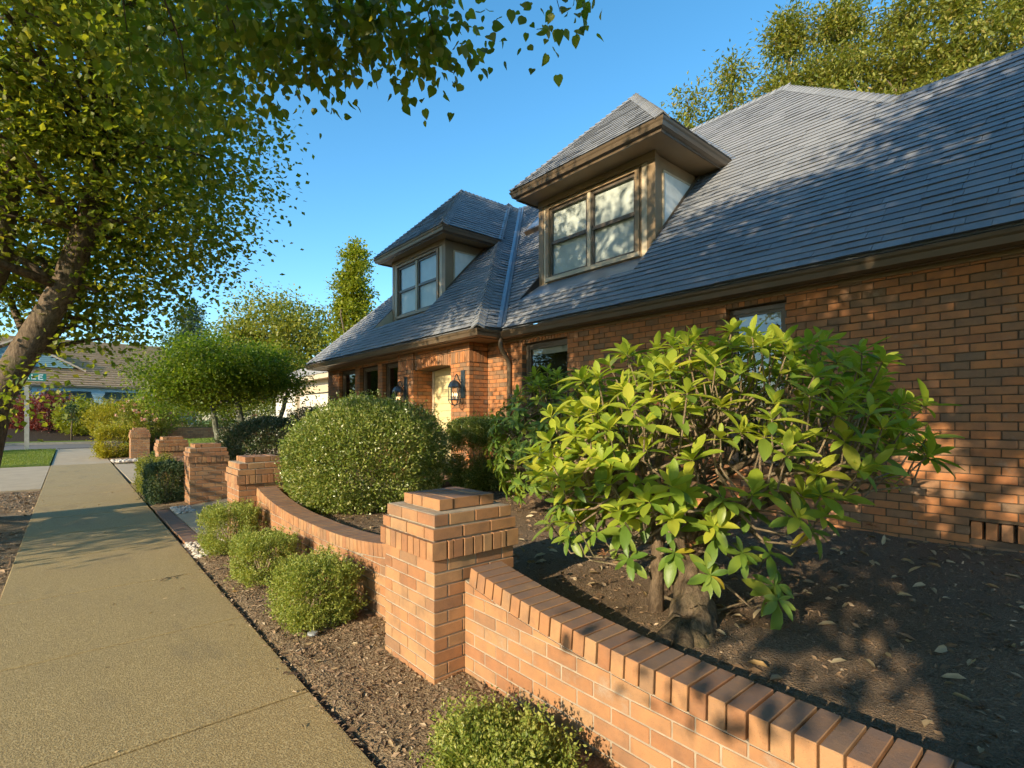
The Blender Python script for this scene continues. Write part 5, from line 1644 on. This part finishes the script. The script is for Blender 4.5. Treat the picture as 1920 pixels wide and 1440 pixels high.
# ---- clipped shrubs
shrub('round_shrub', (3.0, 6.45, .42), (2.95, 6.35, 1.06), (1.02, 1.02, .80), 84000, .036, BALL, 'big ball-shaped green shrub behind the middle garden wall', seed=2, amp=.085, depth=.36, freq=4.5, zmin=.42, upb=.25, shoots=900, holes=2)
shrub('boxy_shrub', (5.1, 6.65, .42), (5.08, 6.62, 1.03), (.50, .52, .58), 40000, .034, BALL, 'dark clipped boxy shrub beside the entrance pier', seed=4, amp=.05, depth=.4, zmin=.44, power=.6, holes=1, shoots=150)
gname = 'clipped boxwoods along the sidewalk'
shrub('boxwood', (1.44, 6.75, .02), (1.43, 6.78, .28), (.28, .32, .27), 21000, .021, BOX, 'tall clipped boxwood nearest the entrance walk, farthest of the front row', seed=11, amp=.09, depth=.42, freq=4, zmin=.05, power=.62, shoots=260, holes=4, group=gname)
shrub('boxwood', (1.42, 5.32, .02), (1.43, 5.35, .235), (.255, .33, .225), 21000, .021, BOX, 'clipped boxwood with a bare patch, middle of the front row', seed=12, amp=.11, depth=.42, freq=4, zmin=.05, power=.68, shoots=240, holes=9, group=gname)
shrub('boxwood', (1.44, 4.07, .02), (1.44, 4.02, .245), (.26, .31, .235), 24000, .021, BOX, 'loose leafy boxwood left of the nearest brick pillar', seed=13, amp=.12, depth=.42, freq=4, zmin=.04, power=.7, shoots=420, holes=4, group=gname)
shrub('boxwood', (1.44, 1.78, .02), (1.44, 1.74, .08), (.25, .36, .13), 19000, .022, BOX, 'low boxwood cut by the bottom edge, before the foreground wall', seed=14, amp=.2, depth=.5, freq=5, zmin=.03, shoots=500, holes=6, group=gname)
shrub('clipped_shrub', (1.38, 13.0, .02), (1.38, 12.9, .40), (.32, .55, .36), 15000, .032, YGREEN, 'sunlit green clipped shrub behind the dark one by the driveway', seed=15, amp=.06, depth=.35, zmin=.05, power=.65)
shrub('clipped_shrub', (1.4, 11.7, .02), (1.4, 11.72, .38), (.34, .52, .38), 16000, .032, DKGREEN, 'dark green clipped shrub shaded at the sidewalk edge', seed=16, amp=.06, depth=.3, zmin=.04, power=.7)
shrub('dark_shrub', (3.4, 12.4, .42), (3.35, 12.35, .98), (.95, 1.1, .62), 30000, .05, DKSHRUB, 'wide low dark-leaved shrub in front of the small maple', seed=17, amp=.07, depth=.3, zmin=.44)
shrub('dark_shrub', (5.0, 13.9, .42), (4.85, 13.7, 1.12), (.7, 1.0, .72), 14000, .05, DKSHRUB, 'dark shrub standing before the narrow house windows', seed=18, amp=.08, depth=.3, zmin=.44)
shrub('golden_bush', (1.4, 26.3, .0), (1.45, 26.4, .62), (.62, .95, .62), 15000, .07, YELLOW, 'golden yellow clipped bush at the far end of the sidewalk', seed=19, amp=.05, depth=.3, zmin=.02, power=.65)
# roses and greenery beyond the driveway
for k, (x, y, r, h, mat, lab) in enumerate(((2.6, 27.6, 1.0, 1.9, YGREEN, 'pale flowering rose bush behind the farthest brick pillar'), (4.6, 29.2, 1.5, 2.1, BOX, 'rose bush with pink blooms left of the maple trunks'), (7.2, 29.4, 1.7, 2.2, YGREEN, 'rose bush seen between and behind the maple trunks'), (10.2, 29.5, 1.8, 2.5, YGREEN, 'sunlit bush right of the maple, before the garage'))):
    t = shrub('rose_bush', (x, y, .6), (x, y, .55 + h * .5), (r, r * .8, h * .55), 11000, .085, mat, lab, seed=30 + k, amp=.16, depth=.5, freq=3.5, zmin=.5, group='rose bushes past the driveway')
    P, D = shell_points(70 if k < 3 else 12, (x, y, .6 + h * .5), (r * 1.02, r * .82, h * .56), 30 + k, .16, .1, 3.5, .6)
    pp = np.repeat(P, 7, axis=0) + RNG.normal(size=(len(P) * 7, 3)) * .03
    leaf_cloud('blossoms', pp, RNG.normal(size=pp.shape), np.full(len(pp), .085), ROSEL, t, width=1.0, fold=.5)
# across the cross street
def far_px(px, d): v = pt(px, 785, d); return (v.x, v.y)
for (px, d, rx, top, mat, nm, lab, n_) in ((22, 38.5, 2.5, 2.85, REDM, 'red_maple', 'dark red maple bush left of the sign post', 9000), (88, 38.3, 1.95, 3.45, REDM, 'red_maple', 'dark red maple bush right of the sign post', 9000),
        (156, 38, 1.55, 2.85, FARC, 'round_bush', 'round green bush before the blue porch', 8000), (225, 36.5, 1.9, 2.85, YELLOW, 'golden_shrub', 'yellow-green rounded shrub right of the round green bush', 9000), (-35, 38.5, 2.0, 2.6, REDM, 'red_maple', 'dark red maple bush at the left edge of the view', 6000)):
    x, y = far_px(px, d)
    hz = (top - .35) / 2 / 1.05
    shrub(nm, (x, y, .3), (x, y, .35 + hz), (rx, rx, hz), n_, .14, mat, lab, seed=int(px) + 60, amp=.12, depth=.5, freq=5, zmin=.4, group='red maples across the street' if nm == 'red_maple' else None)
x, y = far_px(134, 36)
clump_tree('young_tree', (x, y, .1), 'thin young tree staked on the far verge', [(x, y, 0), (x, y, .9), (x + .05, y, 1.6)], [.06, .045, .03], [((x, y, 2.1), (.6, .6, .7), 14)], DKGREEN, .14, None, BARK, per=40, spread=.2, limbs=8, seed=9)

# ---- trees
def tree(*a, **k): return clump_tree(*a, **k)
# small Japanese maple with three stems
t = clump_tree('japanese_maple', (3.3, 14.9, .45), 'small spreading green maple with three stems behind the pillars',
    [(3.32, 14.92, .4), (3.36, 14.9, .95), (3.42, 14.85, 1.5), (3.35, 14.9, 2.0), (3.3, 14.9, 2.5)], [.12, .10, .085, .07, .05],
    [((3.05, 15.15, 2.8), (1.75, 1.45, .95), 170), ((2.3, 15.9, 2.35), (1.0, 1.0, .55), 45), ((3.9, 14.4, 2.6), (.85, .8, .7), 40)], MAPLE, .075, None, BARK_MAPLE, per=190, spread=.27, limbs=60, droop=.15, width=.75, seed=21, trunk_n=10)
m_ = MB()
m_.tube([(3.05, 15.1, .4), (2.98, 15.15, .9), (2.9, 15.25, 1.4), (2.86, 15.3, 1.9), (2.7, 15.4, 2.4)], [.10, .085, .07, .06, .03], 10)
m_.build('stem', BARK_MAPLE, t, True)
m_ = MB().tube([(3.42, 14.86, 1.05), (3.62, 14.7, 1.35), (3.95, 14.45, 1.42), (4.2, 14.25, 1.55), (4.28, 14.2, 1.85), (4.35, 14.1, 2.3)], [.07, .065, .06, .06, .055, .03], 10)
m_.build('stem', BARK_MAPLE, t, True)

# leaning street linden left of the sidewalk
T2b = (-1.25, 11.25, -.05)
tr = [Vector(T2b), Vector((-1.12, 11.25, .5)), Vector((-.85, 11.22, 1.9)), pt(55, 645, 8.0), pt(120, 540, 8.0), pt(160, 430, 8.0), pt(195, 300, 8.1), pt(215, 150, 8.3), Vector((.5, 10.2, 7.8)), Vector((.4, 10.0, 9.2))]
t = clump_tree('linden_tree', T2b, 'leaning street tree on the left with rough bark and heavy leafy crown', tr, [.38, .26, .205, .19, .178, .162, .14, .12, .09, .06],
    [((.35, 10.0, 6.9), (2.5, 2.7, 3.6), 260), ((-2.2, 9.4, 6.6), (1.8, 2.4, 2.6), 40), ((.4, 9.4, 9.3), (2.4, 2.6, 2.2), 120), ((-.7, 6.7, 7.2), (1.5, 1.9, 1.8), 100), ((-.4, 11.5, 4.6), (1.9, 1.6, 1.7), 90), ((-5.2, 8.5, 2.1), (1.3, 1.2, .5), 34)], LINDEN, .092, None, BARK, per=165, spread=.36, limbs=130, seed=41, width=.85, trunk_n=16, extra=[tuple(pt(px, py, d)) for px, py, d in ((150, 612, 8.6), (200, 600, 8.8), (250, 612, 9.0), (290, 590, 9.0), (330, 560, 9.0), (370, 535, 9.0), (120, 635, 8.4), (225, 628, 8.8), (400, 500, 8.8), (175, 575, 8.8), (280, 545, 9.0), (410, 450, 8.8), (340, 500, 9), (22, 752, 7.2), (88, 700, 7.0))])  # last ellipsoid hangs low over the street, added to shade the sidewalk
m_ = MB().tube([Vector((-.95, 11.24, 1.3)), pt(-70, 640, 7.7), pt(-5, 500, 7.6), pt(12, 380, 7.6), pt(30, 230, 7.6), pt(45, 100, 7.8), pt(60, -60, 8.0)], [.2, .17, .155, .14, .12, .10, .06], 14)
m_.build('stem', BARK, t, True)
# its neighbour beside the camera, whose branches hang into the top of the view
hang = []
g = random.Random(8)
def spray(px, py, d, n=1, s=.12):
    for _ in range(n): hang.append(tuple(pt(px, py - 28, d) + Vector((g.uniform(-s, s), g.uniform(-s, s), g.uniform(-s, s) * .7))))
for (px, py, d, n_) in ((560, 110, 3.9, 3), (620, 120, 3.8, 3), (680, 110, 3.7, 3), (740, 110, 3.6, 3), (790, 95, 3.5, 2), (840, 92, 3.5, 1), (600, 60, 3.8, 3), (700, 50, 3.7, 3), (800, 40, 3.5, 3), (1035, 70, 3.4, 1), (1030, 20, 3.4, 1),
        (500, 90, 4.0, 3), (440, 100, 4.2, 3), (520, 160, 4.0, 2), (460, 190, 4.2, 2), (380, 140, 4.4, 3), (320, 120, 4.4, 3), (250, 160, 4.5, 3), (330, 220, 4.5, 2), (400, 250, 4.5, 2), (660, 20, 3.7, 3), (560, 20, 3.9, 3), (450, 20, 4.1, 3), (340, 30, 4.3, 3), (200, 60, 4.4, 3), (640, 165, 3.8, 1), (735, 160, 3.6, 1), (480, 250, 4.2, 1)):
    spray(px, py, d, n_, .16)
def thin(cl, g):
    """drops unseen crown clumps so the sun reaches the rhododendron, and some at random"""
    k = np.ones(len(cl), dtype=bool)
    for x, yc, zc, ry, rz in ((2.6, 2.2, 1.4, .65, .7), (3.2, 1.65, 1.65, .8, .75), (3.8, 1.25, 1.7, .65, .6), (4.3, 1.0, 1.75, .5, .5)):
        t_ = x - cl[:, 0]
        y = cl[:, 1] + .2 * t_; z = cl[:, 2] - .36 * t_
        inside = ((y - yc) / (ry + .25)) ** 2 + ((z - zc) / (rz + .25)) ** 2 < 1
        k &= ~(inside & (g.random(len(cl)) < (.9 if x < 3.5 else .6)))  # clumps taken out to let the sun onto the rhododendron
    return k & (g.random(len(cl)) < .9)
T1b = (-2.1, -.9, -.05)
clump_tree('linden_tree', T1b, 'street tree whose leafy branches hang down across the top edge of the view', [Vector(T1b), Vector((-2.05, -.85, 1.5)), Vector((-1.9, -.5, 3.0)), Vector((-1.7, .2, 4.2)), Vector((-1.5, .8, 5.2)), Vector((-1.5, 1.0, 6.2)), Vector((-1.5, 1.1, 7.0))], [.34, .27, .24, .2, .15, .11, .06],
    [((-1.7, 2.2, 5.0), (1.7, 3.7, 1.75), 330), ((-1.6, 2.3, 6.8), (1.5, 3.2, 1.15), 145), ((-1.6, 4.0, 8.2), (1.3, 1.8, .9), 16), ((-1.9, -1.2, 4.9), (2.0, 2.0, 2.0), 120), ((-2.4, -1.3, 3.0), (1.8, 2.4, .8), 80), ((-1.8, .2, 6.6), (1.7, 1.6, 1.3), 60)], LINDEN, .105, None, BARK, per=95, spread=.26, limbs=70, seed=52, width=.85, keep=thin)  # crown out of view is shaped to shade the wall, roof and soil
t = bpy.data.objects['linden_tree.001']
g2 = np.random.default_rng(77)
hp = np.array(hang); per = 46
ci = np.repeat(np.arange(len(hp)), per)
off = g2.normal(size=(len(ci), 3)) * np.array([.16, .16, .13])
P = hp[ci] + off
A = unit(off) * .5 + g2.normal(size=P.shape) * .5 + np.array([0, 0, -.75])
def heart_cloud(name, P, A, S, mat, parent):
    N = len(P); A = unit(A)
    U = np.tile(np.array([0, 0, 1.0]), (N, 1)) + g2.normal(size=(N, 3)) * .6
    B = unit(np.cross(A, U)); C = np.cross(B, A)
    out = [(0, 0, 0), (-.06, .22, .05), (.10, .42, .10), (.38, .45, .11), (.68, .26, .03), (1.0, 0, -.10), (.68, -.26, .03), (.38, -.45, .11), (.10, -.42, .10), (-.06, -.22, .05), (.42, 0, 0)]
    V = np.stack([P + (A * a_ + B * b2 + C * c_) * S[:, None] for a_, b2, c_ in out], 1).reshape(-1, 3)
    base = (np.arange(N) * 11)[:, None]
    fan = np.array([[0, 1, 10, 1, 2, 10, 2, 3, 10, 3, 4, 10, 4, 5, 10, 5, 6, 10, 6, 7, 10, 7, 8, 10, 8, 9, 10, 9, 0, 10]])
    return mobj(name, from_arrays(name, V, (base + fan).ravel(), np.full(N * 10, 3), mat, True), parent)
heart_cloud('hanging_leaves', P, A, .074 * g2.uniform(.55, 1.2, len(P)), LINDEN, t)
m_ = MB()
for i, h in enumerate(hang):
    h = Vector(h)
    if i % 6 == 0:
        a = Vector((-.6 + .3 * (h.x), 1.0 + .35 * h.y, 5.6 + .2 * (i % 3)))
        m_.tube([a, a.lerp(h, .3) + Vector((.1, -.1, .35)), a.lerp(h, .6) + Vector((-.05, .1, .32)), a.lerp(h, .85) + Vector((.04, 0, .14)), h + Vector((0, 0, -.05))], [.03, .02, .012, .006, .002], 5)
m_.build('hanging_twigs', BARK, t, True)
# trees behind the camera whose shade falls on the right of the house
clump_tree('linden_tree', (-2.1, -5.5, -.05), 'street tree behind the camera, known from its shade on the right roof', [(-2.1, -5.5, -.1), (-2.0, -5.4, 3), (-1.8, -4.9, 5.5), (-1.6, -4.5, 9)], [.34, .27, .2, .08],
    [((-1.7, -2.7, 7.3), (2.0, 3.1, 3.3), 400), ((-1.7, -5.5, 5.0), (2.2, 2.4, 2.4), 110)], LINDEN, .12, None, BARK, per=120, spread=.32, limbs=40, seed=61, width=.85, keep=thin)
# trees across the street, seen in the window glass
for k, (x, y, h) in enumerate(((-19, 31, 6.3), (-16, 56, 9.5), (-21, 65, 10), (-25, 8, 6.0), (-24, 40, 7.5))):
    clump_tree('roadside_tree', (x, y, 0), ('broad tree across the street mirrored in the window nearest the downspout', 'tall tree past the crossing mirrored in the narrow windows', 'tallest tree far along the street mirrored in the left windows', 'low tree across the street mirrored in the window behind the rhododendron', 'tree at the far street corner, outside the view')[k], [(x, y, -.1), (x, y, 2), (x, y, h * .6)], [.3, .22, .1],
        [((x, y, h * .58), (3.6, 4.2, h * .40), 150)], FARG, .3, None, BARK, per=50, spread=.6, limbs=20, seed=70 + k)
# background trees
x, y = far_px(530, 44)
clump_tree('round_tree', (x, y, 0), 'broad rounded sunlit tree behind the garage roof', [(x, y, 0), (x, y, 3), (x, y, 7)], [.5, .35, .15], [((x, y, 7.3), (5.2, 5.2, 5.0), 300), (far_px(455, 42) + (6.0,), (2.4, 2.4, 4.0), 90)], FARG, .26, None, BARK, per=90, spread=.65, limbs=40, seed=81)
x, y = far_px(662, 40)
clump_tree('columnar_tree', (x, y, 0), 'tall narrow bright green tree behind the left roof slope', [(x, y, 0), (x, y, 5), (x, y, 14)], [.35, .25, .04], [((x, y, 6.5), (1.85, 1.85, 5.0), 150), ((x, y, 11.2), (1.25, 1.25, 4.0), 90), ((x, y, 13.6), (.5, .5, 1.6), 16)], FARC, .22, None, BARK, per=100, spread=.36, limbs=30, seed=82, droop=-.2)
x, y = far_px(355, 70)
clump_tree('blue_conifer', (x, y, 0), 'bluish conifer top showing between street tree and maple', [(x, y, 0), (x, y, 8), (x, y, 17)], [.5, .35, .05], [((x, y, 8), (3.2, 3.2, 6.5), 120), ((x, y, 14), (1.6, 1.6, 4), 40)], BLUEC, .35, None, BARK, per=80, spread=.6, limbs=20, seed=83, droop=-.1)
def conifer(px, d, top, rad, seed, label, n=380):
    x, y = far_px(px, d)
    z1 = CAM_H + (785 - top) / FPX * d
    el = []
    K = 7
    for k in range(K):
        f_ = .3 + .7 * k / (K - 1); z = z1 * f_ * .97; r = rad * 1.45 * (1.2 - 1.05 * f_ ** 2.2) + .1
        el.append(((x, y, z), (r, r, z1 * .07), max(6, int(n * (1.25 - f_) / 3.9))))
    clump_tree('conifer', (x, y, 0), label, [(x, y, 0), (x, y, z1 * .5), (x, y, z1)], [.4, .25, .02], el, CONIF, .26, None, BARK, per=140, spread=.5, limbs=50, seed=seed, droop=.25, width=.36, group='conifers behind the roof')
conifer(1290, 27, 185, 1.7, 90, 'slim conifer tip left of the roof peak, lowest of the row', 120)
conifer(1372, 27, 120, 1.9, 91, 'pointed conifer standing just left of the roof peak', 140)
conifer(1480, 26, 55, 2.6, 92, 'tall conifer directly behind the roof peak')
conifer(1580, 25, 10, 3.0, 93, 'tall conifer just right of the roof peak')
conifer(1695, 24, 20, 2.9, 94, 'tall conifer behind the dip in the roof ridge')
conifer(1805, 23, -20, 3.0, 95, 'tall conifer behind the wing ridge near the right edge')
conifer(1915, 22, -10, 2.9, 96, 'tall conifer at the right edge of the view')
# far tree line closing the view at the left
for k, (px, d, h, r) in enumerate(((-60, 85, 15, 7), (60, 90, 13, 7), (170, 92, 12, 6), (260, 88, 13, 6), (300, 70, 9, 4))):
    x, y = far_px(px, d)
    clump_tree('distant_tree', (x, y, 0), ('distant tree at the far left, behind the leaning trunk', 'distant tree left of the blue gable', 'distant tree over the middle of the blue house roof', 'distant tree over the right end of the blue house', 'distant tree right of the blue house')[k], [(x, y, 0), (x, y, h * .5), (x, y, h * .8)], [.5, .4, .2], [((x, y, h * .6), (r, r, h * .42), 90)], DKGREEN, .5, None, BARK, per=55, spread=1.0, limbs=14, seed=100 + k)
# spent flower heads on the rhododendron, litter on the sidewalk
t = bpy.data.objects['rhododendron']
SPENT = mat_leaf('spent_flower', [(0, (0.22, 0.07, 0.03)), (1, (0.42, 0.22, 0.10))], 0.2)
for k, (px, py, d) in enumerate(((1585, 945, 3.2), (1635, 985, 3.15), (1540, 730, 3.6), (1135, 1040, 2.95), (1290, 1020, 2.9), (1450, 860, 3.1), (1230, 760, 3.3))):
    c = pt(px, py, d); m_ = MB(); g = random.Random(k)
    for j in range(11):
        v = Vector((g.uniform(-1, 1), g.uniform(-1, 1), g.uniform(-.2, 1))).normalized()
        m_.tube([c, c + v * .03, c + v * .05 + Vector((0, 0, -.012))], [.0022, .002, .0012], 4, cap=False)
    m_.build('spent_flower_head', SPENT, t)
chips('fallen_leaves', 46, (-.4, 1.0), (2.4, 14), lambda x, y: .002 + 0 * x, DRYLEAF, .035, 'a few small dry leaves lying on the open sidewalk', cat='leaf litter', leafy=True)
chips('edge_litter', 900, (SW_R - .03, SW_R + .05), (2.0, 7.6), lambda x, y: .002 + 0 * x, CHIP, .016, 'bark crumbs spilled along the sidewalk edge', cat='mulch')
